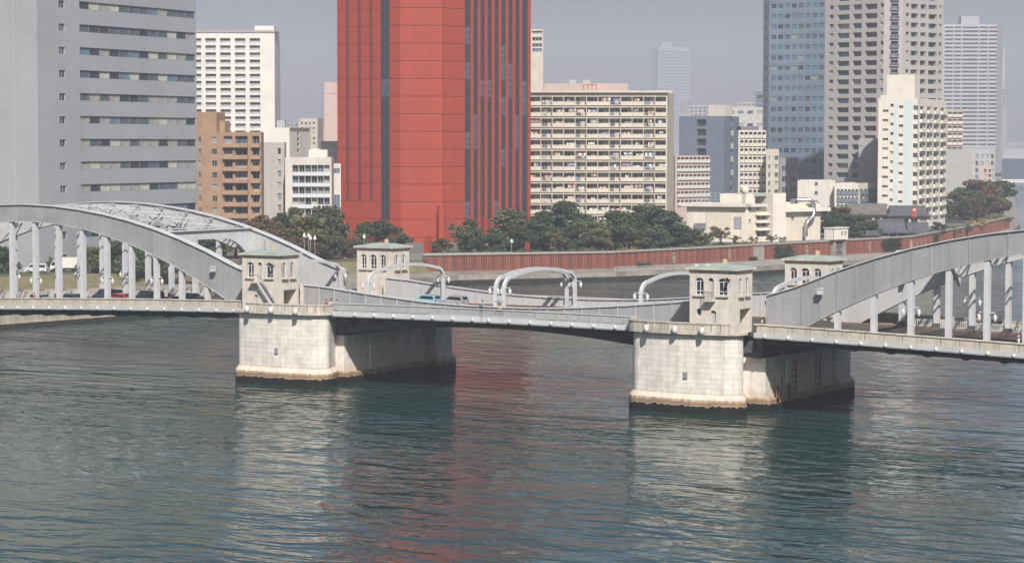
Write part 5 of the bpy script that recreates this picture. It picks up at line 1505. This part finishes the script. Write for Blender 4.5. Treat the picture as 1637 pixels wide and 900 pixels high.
hedge(1028, 5.0, 0.9, 'low bush on the quay below the flood wall, left one'); hedge(1205, 3.2, 0.8, 'low bush on the quay left of the far tower')

# ---- gate hut over the flood wall
c, rz = wall_at(1337)
hut = thing('gate_hut', 'white control hut on concrete posts over the flood gate', 'hut', LD(c[0], c[1] - 1.0, 2.0), rz)
M_HUT = mat('hut_white', (0.72, 0.68, 0.60), rough=0.8, var=0.05)
for x in (-2.7, 2.0): MB().box(x, x + 0.75, -0.9, 0.9, 0, 4.25).build('post', M_COPING, hut, fix=False)
m = MB(); hl = [(0.25, 1.25, 0.65, 1.75), (1.95, 2.95, 0.65, 1.75)]
def shift(p): return (p[0] - 1.0, p[1] - 1.4, p[2] + 4.25)
wm = MB(); hol = [(3.6, 4.7, 0.9, 2.1), (5.2, 6.3, 0.9, 2.1)]
holey(wm, 6.9, 3.0, hol, 0.25, lambda s, d, z: (s - 3.9, d - 1.5, z + 4.255))
wm.box(-3.9, 3.0, -1.15, 1.5, 4.255, 7.255)
wm.build('wall', M_HUT, hut)
for h in hol: put('window', wmesh(1.1, 1.2, 2, 1, GLASS[0], M_WFRAME), hut, (h[0] - 3.9, -1.28, h[2] + 4.255))
MB().box(-4.1, 3.2, -1.75, 1.75, 7.26, 7.5).build('roof', M_HUT, hut, fix=False)
g = MB().box(-1.94, 1.98, -0.35, -0.1, 0.02, 3.4)
for z in (0.8, 1.6, 2.4): g.box(-1.94, 1.98, -0.5, -0.352, z, z + 0.15)
g.build('gate_leaf', mat('gate_grey', (0.16, 0.155, 0.15), rough=0.7), hut, fix=False)
for x in (-1.2, 1.0):
    MB().box(x, x + 0.3, -0.62, -0.505, 1.3, 1.6).build('gate_light', M_LAMP, hut, fix=False)
# ---- low concrete ramp/landing with a dark water gate at the quay edge
m = MB()
q0 = LD(98, 606, 0); 
c2, rz2 = (LD(100, 612, 0)), math.atan2(*(LD(111, 628) - LD(60, 572)).yx)
m = MB(); m.box(-9, -1.5, -2.5, 5, -2, 2.3); m.box(1.5, 14, -2.5, 5, -2, 2.3); m.box(-1.6, 1.6, 1.5, 5, -2, 2.25)
o = m.build('water_gate', M_CONC, None, c2, rz2, False); tag(o, 'low concrete water gate with a dark slot in the quay right of the far tower', 'water gate')

# ---- tiled roof houses
M_TILE = mat('grey_roof_tile', (0.12, 0.125, 0.145), rough=0.55, var=0.15, scale=0.8); M_TILE2 = mat('brown_roof_tile', (0.19, 0.175, 0.165), rough=0.6, var=0.15)
M_SHOJI = mat('plaster_pale', (0.52, 0.47, 0.38), rough=0.9); M_WOODD = mat('dark_timber', (0.07, 0.065, 0.06), rough=0.8)
def tiled_house(u0, u1, D, vr, ve, label, tile, dep=9, gable=True, zb=4.5):
    a, b2 = G(u0, D, zb), G(u1, D, zb); d = b2 - a; W_ = d.length; rz = math.atan2(d.y, d.x)
    t = thing('tiled_house', label, 'house', a, rz, 'tiled roof houses'); he = ZV(ve, D) - zb; hr = ZV(vr, D) - zb
    m = MB(); hs = []
    nb = max(2, int(W_ / 2.4))
    for k in range(nb): hs.append((0.5 + (W_ - 1) * (k + 0.12) / nb, 0.5 + (W_ - 1) * (k + 0.88) / nb, he * 0.25, he * 0.85))
    holey(m, W_, he, hs, 0.3, lambda s, q, z: (s, q, z)); m.box(0, W_, 0.32, dep, 0, he - 0.02)
    m.build('wall', M_SHOJI, t)
    for k, h in enumerate(hs): put('window', wmesh(h[1] - h[0], h[3] - h[2], 2, 2, random.choice(GLASS[:3]), M_WOODD), t, (h[0], 0.26, h[2]))
    e = 1.0; ym = dep / 2; i = 1.6
    r = MB()
    # irimoya: lower hips with raised gable
    n = 12
    def prof(tt): return he + (hr - he) * (tt ** 1.25)
    lev = [0, 0.25, 0.5, 0.75, 1.0]
    rings = []
    for tt in lev:
        ix = i * tt * 1.6 if tt < 0.55 else i * 0.8; iy = (ym + e) * tt
        rings.append([(-e + ix, -e + iy, prof(tt)), (W_ + e - ix, -e + iy, prof(tt)), (W_ + e - ix, dep + e - iy, prof(tt)), (-e + ix, dep + e - iy, prof(tt))])
    for A_, B_ in zip(rings[:-1], rings[1:]):
        for k in range(4): r.quad(A_[k], A_[(k + 1) % 4], B_[(k + 1) % 4], B_[k])
    r.add([(x, y, z - 0.12) for x, y, z in rings[0]], [(0, 1, 2, 3)])
    roof = r.build('roof', tile, t)
    MB().box(i * 0.8 - e, W_ + e - i * 0.8, ym - 0.3, ym + 0.3, hr - 0.05, hr + 0.45).build('ridge', tile, roof, fix=False)
    nr = int(W_ / 0.9)
    k = MB()
    for q in range(nr + 1):                    # rows of round tiles running down the slope
        x = 0.9 + (W_ - 1.8) * q / nr
        for (t0, t1) in ((0, 0.25), (0.25, 0.5), (0.5, 0.75), (0.75, 1.0)):
            k.beam((x, -e + (ym + e) * t0, prof(t0) + 0.06), (x, -e + (ym + e) * t1, prof(t1) + 0.06), 0.22, 0.14)
    o = k.build('tile_rolls', tile, roof); o['kind'] = 'stuff'
    return t
tiled_house(1357, 1424, 722, 328, 343, 'large grey brown tiled roof house left of the restaurant pavilion', M_TILE2, 13)
tiled_house(1424, 1486, 716, 331, 345, 'dark blue grey tiled pavilion in front of the white tower block', M_TILE, 11)
tiled_house(1406, 1452, 688, 353, 372, 'small gabled tiled house nearest the flood wall', M_TILE, 10)
tiled_house(1452, 1490, 700, 358, 372, 'low tiled house beside the red banner', M_TILE, 8)
tiled_house(1360, 1384, 690, 357, 370, 'little tiled house right of the gate hut', M_TILE, 7)
tiled_house(1384, 1408, 684, 371, 376, 'low tiled shed row behind the flood wall', M_TILE, 4)
bn = thing('banner', 'red hanging banner with a pale patch among the tiled roofs', 'banner', G(1462, 684))
M_BAN = mat('banner_red', (0.55, 0.06, 0.05), rough=0.8)
MB().tube([(0, 0, 0), (0, 0, 9.2)], 0.08, 6).build('pole', M_UNDER, bn)
MB().box(-0.55, 0.65, -0.03, 0.03, 6.2, 9.0).build('cloth', M_BAN, bn, fix=False).rotation_euler.z = -YAW
MB().box(-0.35, 0.4, -0.05, 0.05, 7.9, 8.6).build('patch', mat('banner_patch', (0.7, 0.6, 0.45)), bn, fix=False).rotation_euler.z = -YAW

# ---- park lamps, red posts, fence on the far bank
def park_lamp(u, D, vt, label):
    t = thing('park_lamp', label, 'lamp', G(u, D), 0, 'white park lamps'); h = ZV(vt, D) - 4.5
    MB().tube([(0, 0, 0), (0, 0, h - 0.8)], 0.07, 6).build('post', M_GREY, t)
    MB().lathe([(0, -0.9), (0.42, -0.85), (0.36, -0.4), (0.1, 0.1), (0, 0.3)], 8, (0, 0, h)).build('lamp_head', M_LAMP, t)
for u, D, v, l in ((486, 538, 374, 'left of a pair of white park lamps on the lawn'), (493, 538, 374, 'right of a pair of white park lamps on the lawn'), (496, 532, 378, 'lower white park lamp beside the pair'), (503, 532, 378, 'white park lamp furthest right of the left cluster'),
                   (582, 545, 376, 'single white park lamp left of the far tower roof'), (818, 560, 383, 'round white lamp among the trees before the red tower')): park_lamp(u, D, v, l)
for u, D, vt, w, l in ((549, 560, 390, 0.9, 'short red steel post on the lawn'), (683, 556, 377, 1.3, 'red steel sculpture post right of the far tower'), (843, 566, 387, 0.9, 'red post among trees under the red tower corner')):
    t = thing('red_post', l, 'sculpture', G(u, D), 0, 'red steel posts in the park'); h = ZV(vt, D) - 4.5
    m = MB(); m.box(-w / 2, w / 2, -w / 2, w / 2, 0, h * 0.7); m.hexa([(-w / 2, -w / 2, h * .7), (w / 2, -w / 2, h * .7), (w / 2, w / 2, h * .7), (-w / 2, w / 2, h * .7)], [(-w * .1, -w / 2, h), (w * .6, -w / 2, h), (w * .6, w / 2, h), (-w * .1, w / 2, h)])
    m.build('shaft', M_RED, t); MB().box(-w, w, -w, w, -0.02, 0.25).build('footing', M_CONC, t, fix=False)
def fence(line, z, label, m, hgt=1.1, step=2.0):
    base = LD(*line[0], z); t = thing('fence', label, 'fence', base)
    for a, b2 in zip(line[:-1], line[1:]):
        pa, pb = LD(*a, z), LD(*b2, z); d = pb - pa; L = d.length; rz = math.atan2(d.y, d.x); n = max(1, int(L / step)); w = L / n
        for k in range(n):
            f = MB(); f.box(0, 0.08, -0.04, 0.04, 0, hgt); f.box(0.08, w, -0.03, 0.03, hgt - 0.08, hgt); f.box(0.08, w, -0.03, 0.03, 0.12, 0.2)
            for j in range(1, 6): x = w * j / 6; f.box(x - 0.02, x + 0.02, -0.02, 0.02, 0.2, hgt - 0.08)
            o = f.build('fence_panel', m, t, pa + d * (k / n) - base, rz, False)
fence([(-135, 372), (-88, 409), (-66, 435)], 2.0, 'grey railing along the left quay walkway', M_GREY)
fence([(-33, 538), (-20, 548), (0, 555.5)], 5.0, 'pale green fence on top of the flood wall start', mat('green_rail', (0.30, 0.42, 0.38)), 1.3)
fence([(24, 549.5), (60, 574.5), (100, 618)], 2.0, 'pale railing along the far quay edge', M_PALE)

# ---- distant road bridge, hall and skyline at the river bend
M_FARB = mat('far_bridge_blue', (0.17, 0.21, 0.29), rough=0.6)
fb = thing('far_bridge', 'low pale distant bridge across the river at the right edge', 'bridge', LD(330, 1640, 0))
rzb = -YAW
for nm, m_, y0, y1, z0, z1 in (('deck', M_WHITE, -5, 5, 5.2, 6.6), ('girder', M_FARB, -4.6, 4.6, 2.6, 5.19), ('rail', M_WHITE, -5.2, -4.9, 6.61, 7.6)):
    MB().box(-10, 160, y0, y1, z0, z1).build(nm, m_, fb, (0, 0, 0), rzb, False)
for x in (10, 60, 110): MB().box(x, x + 4, -4, 4, -1, 2.59).build('pier', M_CONC, fb, (0, 0, 0), rzb, False)
fb.location = LD(350, 1640, 0)
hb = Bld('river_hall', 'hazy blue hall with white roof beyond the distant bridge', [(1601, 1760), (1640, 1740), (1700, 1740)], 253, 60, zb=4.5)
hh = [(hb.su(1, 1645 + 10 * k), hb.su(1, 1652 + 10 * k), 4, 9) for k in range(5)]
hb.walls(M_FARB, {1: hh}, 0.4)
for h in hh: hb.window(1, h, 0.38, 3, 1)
rr = MB(); o = hb.o
rr.add([(o[0].x, o[0].y, hb.H - 0.5), (o[2].x, o[2].y, hb.H - 0.5), (hb.back[0].x, hb.back[0].y, hb.H + 7), (hb.back[1].x, hb.back[1].y, hb.H + 7)], [(0, 1, 2, 3)])
rr.build('sloping_roof', M_HAZE1, hb.root, fix=False)
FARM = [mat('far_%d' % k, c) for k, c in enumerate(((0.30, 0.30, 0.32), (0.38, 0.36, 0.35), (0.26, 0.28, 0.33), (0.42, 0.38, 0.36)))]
sky_list = [(452, 478, 196, 1900), (508, 522, 205, 1700), (1101, 1128, 168, 2300), (1128, 1150, 176, 2100), (1178, 1206, 163, 2500), (1004, 1038, 160, 2400), (880, 925, 170, 2600), (1605, 1622, 228, 3300), (1622, 1642, 226, 3500), (1590, 1608, 140, 2400), (1085, 1102, 158, 3000)]
sky_list.sort()
for k, (u0, u1, v, D) in enumerate(sky_list):
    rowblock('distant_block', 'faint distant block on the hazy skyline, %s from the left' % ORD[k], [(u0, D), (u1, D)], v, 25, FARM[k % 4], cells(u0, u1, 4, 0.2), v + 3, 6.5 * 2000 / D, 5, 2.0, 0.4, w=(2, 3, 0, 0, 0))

# ================================================================== VEHICLES
M_TYRE = mat('tyre', (0.02, 0.02, 0.02), rough=0.9); M_CGLASS = mat('car_glass', (0.02, 0.028, 0.03), rough=0.06, spec=0.6)
M_TAIL = mat('tail_lamp', (0.5, 0.02, 0.02), rough=0.3); M_HEAD = mat('head_lamp', (0.8, 0.8, 0.78), rough=0.15)
def car(x, y, z, rz, col, kind, label, name='car', cat='car', group='cars on the bridge'):
    t = thing(name, label, cat, (x, y, z), rz, group)
    pm = mat('paint_%.2f_%.2f_%.2f' % col, col, rough=0.25, var=0.03, spec=0.5, coat=0.5)
    W_ = 0.84
    if kind == 'sedan': L, prof, win = 4.6, [(-2.3, .35), (-2.3, .85), (-1.7, 1.0), (-1.1, 1.42), (0.5, 1.46), (1.15, 1.02), (2.1, .88), (2.3, .6), (2.3, .35)], [(-1.55, 1.02), (-1.02, 1.36), (0.42, 1.40), (0.98, 1.04)]
    elif kind == 'van': L, prof, win = 4.7, [(-2.35, .35), (-2.35, 1.75), (-2.2, 1.9), (1.0, 1.92), (1.75, 1.15), (2.3, 1.0), (2.35, .35)], [(-2.1, 1.15), (-2.1, 1.7), (0.95, 1.75), (1.5, 1.17)]
    else: L, prof, win = 3.7, [(-1.85, .35), (-1.85, 1.0), (-1.6, 1.5), (0.4, 1.54), (1.05, 1.05), (1.75, .9), (1.85, .35)], [(-1.6, 1.05), (-1.42, 1.42), (0.35, 1.46), (0.85, 1.07)]
    m = MB(); n = len(prof); vs = []
    for s, k in ((-1, 1.0), (-1, 0.0), (1, 0.0), (1, 1.0)):
        for px, pz in prof:
            tum = 0.14 * max(0, (pz - 0.95)) / 0.5
            inset = 0.06 if k else 0
            vs.append((px * (0.985 if k else 1), s * (W_ - tum - (0 if k else inset * 1) + (0.0)) , pz - (0.03 if k and pz > 1 else 0)))
    # two side rings plus centre strip
    A_ = [(px, -(W_ - 0.16 * max(0, pz - 0.95) / 0.5), pz) for px, pz in prof]; B_ = [(px, -a[1], pz) for (px, pz), a in zip(prof, A_)]
    A2 = [(px, a[1] + 0.12, pz + 0.035) for (px, pz), a in zip(prof, A_)]; B2 = [(px, -a[1], pz + 0.035) for (px, pz), a in zip(prof, A2)]
    rings = [A_, A2, B2, B_]; vs = [v for r in rings for v in r]; fs = []
    for i in range(3):
        for k in range(n): fs.append((i * n + k, i * n + (k + 1) % n, (i + 1) * n + (k + 1) % n, (i + 1) * n + k))
    fs += [tuple(range(n)), tuple(range(4 * n - 1, 3 * n - 1, -1))]
    MB().add(vs, fs, 0, False).build('body', pm, t)
    for s in (-1, 1):
        wn = MB(); pts = [(px, s * (W_ - 0.16 * max(0, pz - 0.95) / 0.5 + 0.008), pz) for px, pz in win]
        wn.add(pts, [(0, 1, 2, 3)]); wn.build('side_window', M_CGLASS, t, fix=False)
    i0 = max(range(n - 1), key=lambda k: prof[k + 1][0] > 0 and prof[k][1] - prof[k + 1][1])
    def glass(a, b2, nm):
        f = lambda p, q: (p[0] + (q[0] - p[0]) * 0.12, p[1] + (q[1] - p[1]) * 0.12)
        p, q = f(a, b2), f(b2, a); nx, nz = -(q[1] - p[1]), (q[0] - p[0]); l = math.hypot(nx, nz) or 1
        if nz < 0: nx, nz = -nx, -nz
        ox, oz = nx / l * 0.05, nz / l * 0.05
        MB().add([(p[0] + ox, -0.62, p[1] + oz), (p[0] + ox, 0.62, p[1] + oz), (q[0] + ox, 0.58, q[1] + oz), (q[0] + ox, -0.58, q[1] + oz)], [(0, 1, 2, 3)]).build(nm, M_CGLASS, t, fix=False)
    if kind == 'sedan': glass(prof[4], prof[5], 'windscreen'); glass(prof[2], prof[3], 'rear_window')
    elif kind == 'van': glass(prof[3], prof[4], 'windscreen'); MB().box(-2.40, -2.36, -0.6, 0.6, 1.15, 1.7).build('rear_window', M_CGLASS, t, fix=False)
    else: glass(prof[3], prof[4], 'windscreen'); glass(prof[1], prof[2], 'rear_window')
    for s in (-1, 1):
        for wx in (-L / 2 + 0.8, L / 2 - 0.85):
            w = MB().tube([(wx, s * 0.66, 0.32), (wx, s * 0.86, 0.32)], 0.32, 14).build('wheel', M_TYRE, t)
            MB().tube([(wx, s * 0.85, 0.32), (wx, s * 0.875, 0.32)], 0.19, 10).build('hub', M_METAL, w)
        MB().box(-L / 2 - 0.03, -L / 2 + 0.02, s * 0.65 - 0.13, s * 0.65 + 0.13, 0.7, 0.85).build('tail_light', M_TAIL, t, fix=False)
        MB().box(L / 2 - 0.02, L / 2 + 0.03, s * 0.62 - 0.15, s * 0.62 + 0.15, 0.58, 0.72).build('headlight', M_HEAD, t, fix=False)
    return t
PI = math.pi
for x, y, c, k, l in ((-81.5, -6.9, (0.45, 0.46, 0.47), 'hatch', 'silver hatchback at the far left of the bridge road'), (-75.2, -6.6, (0.03, 0.07, 0.07), 'sedan', 'dark green sedan under the left arch'),
                      (-71.6, -2.6, (0.03, 0.045, 0.09), 'van', 'dark blue van just left of the red cars'), (-66.6, -5.6, (0.42, 0.04, 0.03), 'sedan', 'red sedan, left of the two red cars'), (-63.4, -2.4, (0.40, 0.035, 0.03), 'sedan', 'red sedan in the farther lane, right of the two red cars'),
                      (-60.9, -6.0, (0.02, 0.022, 0.03), 'van', 'black van under the left arch'), (-55.9, -3.2, (0.025, 0.03, 0.05), 'sedan', 'dark sedan following the black van'), (-46.8, -3.4, (0.05, 0.10, 0.09), 'sedan', 'dark green taxi at the end of the left arch'),
                      (-19.0, 2.6, (0.25, 0.47, 0.55), 'hatch', 'pale blue car on the lifting span'), (-14.6, 2.7, (0.33, 0.34, 0.36), 'hatch', 'grey car right behind the pale blue car')):
    car(x, y, zd(x) + 0.005, PI, c, k, l)
pk = G(56, 496); car(pk.x, pk.y, 4.535, -YAW + PI, (0.50, 0.52, 0.56), 'van', 'silver van parked under the trees on the left bank', 'parked_van', 'van', 'vehicles parked on the left bank')
# white truck
pk = G(103, 500, 4.535); tr = thing('truck', 'white box truck parked on the left bank', 'truck', pk, -YAW + PI, 'vehicles parked on the left bank')
MB().box(-2.9, 1.3, -1.05, 1.05, 0.85, 3.05).build('cargo_box', M_WHITE, tr, fix=False)
cb = MB().xprism([(1.38, 0.5), (3.0, 0.5), (3.02, 1.3), (2.7, 2.25), (1.38, 2.3)], -0.95, 0.95).build('cab', mat('truck_white', (0.72, 0.72, 0.70), rough=0.35), tr)
for s in (-1, 1): MB().add([(1.6, s * 0.958, 1.35), (2.8, s * 0.958, 1.35), (2.62, s * 0.958, 2.1), (1.6, s * 0.958, 2.1)], [(0, 1, 2, 3)]).build('side_window', M_CGLASS, cb, fix=False)
MB().add([(3.03, -0.85, 1.35), (3.03, 0.85, 1.35), (2.75, 0.8, 2.15), (2.75, -0.8, 2.15)], [(0, 1, 2, 3)]).build('windscreen', M_CGLASS, cb, fix=False)
MB().box(-2.85, 1.4, -0.45, 0.45, 0.5, 0.845).build('chassis', M_UNDER, tr, fix=False)
for wx in (-1.9, 2.2):
    for s in (-1, 1): MB().tube([(wx, s * 0.7, 0.42), (wx, s * 1.0, 0.42)], 0.42, 14).build('wheel', M_TYRE, tr)

# ================================================================== PEOPLE
def skin_mesh(name, verts, edges, radii, m, root=0):
    me = bpy.data.meshes.new(name + '_cage'); bm = bmesh.new(); lay = bm.verts.layers.skin.verify()
    bv = []
    for i, (v, r) in enumerate(zip(verts, radii)):
        q = bm.verts.new(v); q[lay].radius = (r if isinstance(r, tuple) else (r, r)); q[lay].use_root = (i == root); bv.append(q)
    for a, b2 in edges: bm.edges.new((bv[a], bv[b2]))
    bm.to_mesh(me); bm.free()
    o = bpy.data.objects.new('tmp', me); COL.objects.link(o)
    o.modifiers.new('s', 'SKIN').use_smooth_shade = True; o.modifiers.new('d', 'SUBSURF').levels = 1
    dg = bpy.context.evaluated_depsgraph_get(); ev = o.evaluated_get(dg); out = bpy.data.meshes.new_from_object(ev); out.name = name
    bpy.data.objects.remove(o); bpy.data.meshes.remove(me)
    out.materials.clear(); out.materials.append(m)
    return out
M_SKIN = mat('skin', (0.45, 0.28, 0.19), rough=0.6, var=0.05); M_HAIR = mat('hair', (0.02, 0.017, 0.015), rough=0.7)
def person_meshes(pose):
    st = 0.18 if pose == 'walk' else 0.06
    bend = 0.28 if pose == 'ride' else 0.03
    # x forward
    V = [(0, 0, .95), (bend * .5, 0, 1.18), (bend, 0, 1.40), (bend * 1.1, 0, 1.49), (bend * 1.15 + .02, 0, 1.63), (bend * 1.15 + .02, 0, 1.73),
         (0, .10, .90), (st + (.28 if pose == 'ride' else 0), .10, .50 if pose != 'ride' else .72), (st + (.05 if pose == 'ride' else 0), .10, .07 if pose != 'ride' else .32), (st + .17, .10, .04 if pose != 'ride' else .28),
         (0, -.10, .90), (-st * .6 + (.20 if pose == 'ride' else 0), -.10, .50), (-st * 1.2 + (.1 if pose == 'ride' else 0), -.10, .08), (-st * 1.2 + .17 + (.1 if pose == 'ride' else 0), -.10, .04),
         (bend, .19, 1.39), (bend - .05 + (.18 if pose == 'ride' else 0), .24, 1.12), (bend + .12 + (.3 if pose == 'ride' else 0), .22, .92 if pose != 'ride' else 1.05),
         (bend, -.19, 1.39), (bend + .03 + (.14 if pose == 'ride' else 0), -.24, 1.12), (bend + .2 + (.25 if pose == 'ride' else 0), -.22, .95 if pose != 'ride' else 1.05)]
    E_ = [(0, 1), (1, 2), (2, 3), (3, 4), (4, 5), (0, 6), (6, 7), (7, 8), (8, 9), (0, 10), (10, 11), (11, 12), (12, 13), (2, 14), (14, 15), (15, 16), (2, 17), (17, 18), (18, 19)]
    R = [.13, .115, .12, .055, .095, .07, .085, .06, .042, .035, .085, .06, .042, .035, .055, .042, .035, .055, .042, .035]
    body = lambda: skin_mesh('body', V, E_, R, M_SKIN)
    return V, body
_pc = {}
def person(x, y, z, rz, pose, shirt, trousers, label, hat=None, group='people on the bridge'):
    if pose not in _pc: V, f = person_meshes(pose); _pc[pose] = (V, f())
    V, me = _pc[pose]
    o = put('person', me, None, (x, y, z), rz); tag(o, label, 'person', group)
    ms = mat('cloth_%.2f_%.2f_%.2f' % shirt, shirt, rough=0.9); mt = mat('cloth_%.2f_%.2f_%.2f' % trousers, trousers, rough=0.9)
    ks = ('shirt', pose, ms.name); kt = ('trousers', pose, mt.name)
    if ks not in _pc: _pc[ks] = skin_mesh('shirt', [V[i] for i in (0, 1, 2, 14, 15, 17, 18)], [(0, 1), (1, 2), (2, 3), (3, 4), (2, 5), (5, 6)], [.15, .135, .14, .075, .06, .075, .06], ms)
    if kt not in _pc: _pc[kt] = skin_mesh('trousers', [V[i] for i in (0, 6, 7, 8, 10, 11, 12)], [(0, 1), (1, 2), (2, 3), (0, 4), (4, 5), (5, 6)], [.145, .105, .08, .062, .105, .08, .062], mt)
    put('shirt', _pc[ks], o); put('trousers', _pc[kt], o)
    hx, _, hz = V[4]
    m = MB(); m.lathe([(0.112, 0.0), (0.118, 0.05), (0.10, 0.11), (0.05, 0.15), (0.0, 0.16)], 10, (hx - 0.015, 0, hz + 0.03))
    if hat: m.lathe([(0.19, 0.06), (0.12, 0.075)], 10, (hx, 0, hz + 0.03))
    m.build('hat' if hat else 'hair', mat('hat_white', (0.75, 0.74, 0.72)) if hat else M_HAIR, o)
    return o
def sw(x): return zr(x) - 1.065
person(-24.3, -13.2, 9.565, 1.2, 'stand', (0.32, 0.05, 0.06), (0.06, 0.06, 0.07), 'person in a dark red top at the left pier parapet, leftmost of three')
person(-23.75, -12.9, 9.565, 2.0, 'stand', (0.70, 0.66, 0.60), (0.12, 0.1, 0.09), 'person in a pale top, middle of three at the left pier parapet')
person(-23.1, -12.6, 9.565, 0.4, 'stand', (0.16, 0.24, 0.42), (0.06, 0.07, 0.10), 'person in a blue top, rightmost of three at the left pier parapet')
person(-0.9, -12.1, sw(0.9) + 0.28, 0.0, 'ride', (0.10, 0.48, 0.56), (0.04, 0.05, 0.08), 'person in a turquoise shirt riding a bicycle at mid span')
pu = person(1.5, -11.6, sw(1.5), PI, 'walk', (0.45, 0.36, 0.34), (0.10, 0.07, 0.06), 'person walking under a grey umbrella at mid span')
person(2.1, -12.0, sw(2.1), PI, 'walk', (0.55, 0.70, 0.25), (0.08, 0.05, 0.05), 'person in a lime green top beside the umbrella')
person(38.6, -12.4, sw(38.6), 0.3, 'walk', (0.70, 0.62, 0.62), (0.10, 0.10, 0.12), 'person in pale pink leaving the right tower passage')
person(70.0, -12.3, sw(70), PI, 'walk', (0.74, 0.74, 0.72), (0.20, 0.20, 0.20), 'person in white shirt and white hat at the right edge', hat=True)
person(56.3, 11.9, sw(56.3) + 0.25, PI, 'ride', (0.03, 0.03, 0.035), (0.03, 0.03, 0.03), 'person in black riding a bicycle on the far sidewalk')
person(59.0, 11.8, sw(59), PI, 'walk', (0.62, 0.60, 0.56), (0.25, 0.18, 0.10), 'person in pale top and hat walking behind the far hangers', hat=True)
person(60.0, 12.0, sw(60), PI, 'walk', (0.42, 0.20, 0.07), (0.10, 0.08, 0.06), 'person in an orange brown jacket behind the far hangers')
person(-77.6, -11.6, sw(77.6), 0.0, 'walk', (0.38, 0.05, 0.05), (0.10, 0.05, 0.05), 'person in red on the near sidewalk under the left arch')
for u, D, c, l in ((37, 430, (0.7, 0.7, 0.7), 'person in white strolling on the left quay'), (102, 440, (0.14, 0.08, 0.07), 'person in dark brown strolling on the left quay')):
    q = G(u, D, 2.0); person(q.x, q.y, 2.0, -YAW, 'walk', c, (0.08, 0.08, 0.10), l, group='people on the left quay')
um = thing('umbrella', 'open grey umbrella held up at mid span', 'umbrella', (1.5, -11.45, sw(1.5) + 0.95))
MB().tube([(0, 0, 0), (0, 0, 1.15)], 0.015, 5).build('shaft', M_UNDER, um)
MB().lathe([(0.55, 0.86), (0.50, 0.98), (0.30, 1.10), (0.0, 1.17)], 10).build('canopy', mat('umbrella_grey', (0.25, 0.25, 0.27), rough=0.7), um)
def bicycle(x, y, z, rz, label):
    t = thing('bicycle', label, 'bicycle', (x, y, z), rz, 'bicycles on the bridge')
    for wx in (-0.52, 0.55):
        ring = [(wx + 0.33 * math.cos(2 * PI * k / 16), 0, 0.34 + 0.33 * math.sin(2 * PI * k / 16)) for k in range(17)]
        w = MB().tube(ring, 0.022, 6, caps=False).build('wheel', M_TYRE, t)
        sp = MB()
        for k in range(0, 16, 2): sp.tube([(wx, 0, 0.34), ring[k]], 0.004, 3)
        sp.build('spokes', M_METAL, w)
    f = MB()
    for a, b2 in (((-0.52, 0, .34), (-.05, 0, .30)), ((-.05, 0, .30), (-.2, 0, .82)), ((-.2, 0, .75), (.42, 0, .78)), ((.42, 0, .85), (.55, 0, .34)), ((-.05, 0, .30), (.43, 0, .70)), ((-.52, 0, .34), (-.19, 0, .74))): f.tube([a, b2], 0.02, 6)
    f.build('frame', M_UNDER, t)
    MB().box(-.33, -.08, -.07, .07, .82, .88).build('saddle', M_TYRE, t, fix=False)
    MB().tube([(.36, -.27, 1.0), (.42, 0, .98), (.36, .27, 1.0)], 0.016, 6).build('handlebar', M_METAL, t)
bicycle(-0.8, -12.1, sw(0.9), 0.0, 'bicycle under the turquoise rider at mid span')
bicycle(56.2, 11.9, sw(56.3), PI, 'bicycle under the black clad rider on the far sidewalk')
# ================================================================== HAZE
hz = MB(); c0 = [LD(-3000, -600), LD(3000, -600), LD(3000, 6200), LD(-3000, 6200)]
hz.prism([(p.x, p.y) for p in c0], -4.0, 285.0)
mh = bpy.data.materials.new('haze_air'); mh.use_nodes = True
t = mh.node_tree
for n in list(t.nodes): t.nodes.remove(n)
ov = t.nodes.new('ShaderNodeOutputMaterial'); pv = t.nodes.new('ShaderNodeVolumePrincipled')
pv.inputs['Color'].default_value = (0.735, 0.76, 0.885, 1); pv.inputs['Density'].default_value = 0.00025; pv.inputs['Anisotropy'].default_value = 0.0
t.links.new(pv.outputs[0], ov.inputs['Volume'])
tag(hz.build('haze', mh), 'thin grey blue haze hanging over the whole river and city', 'haze', kind='stuff')
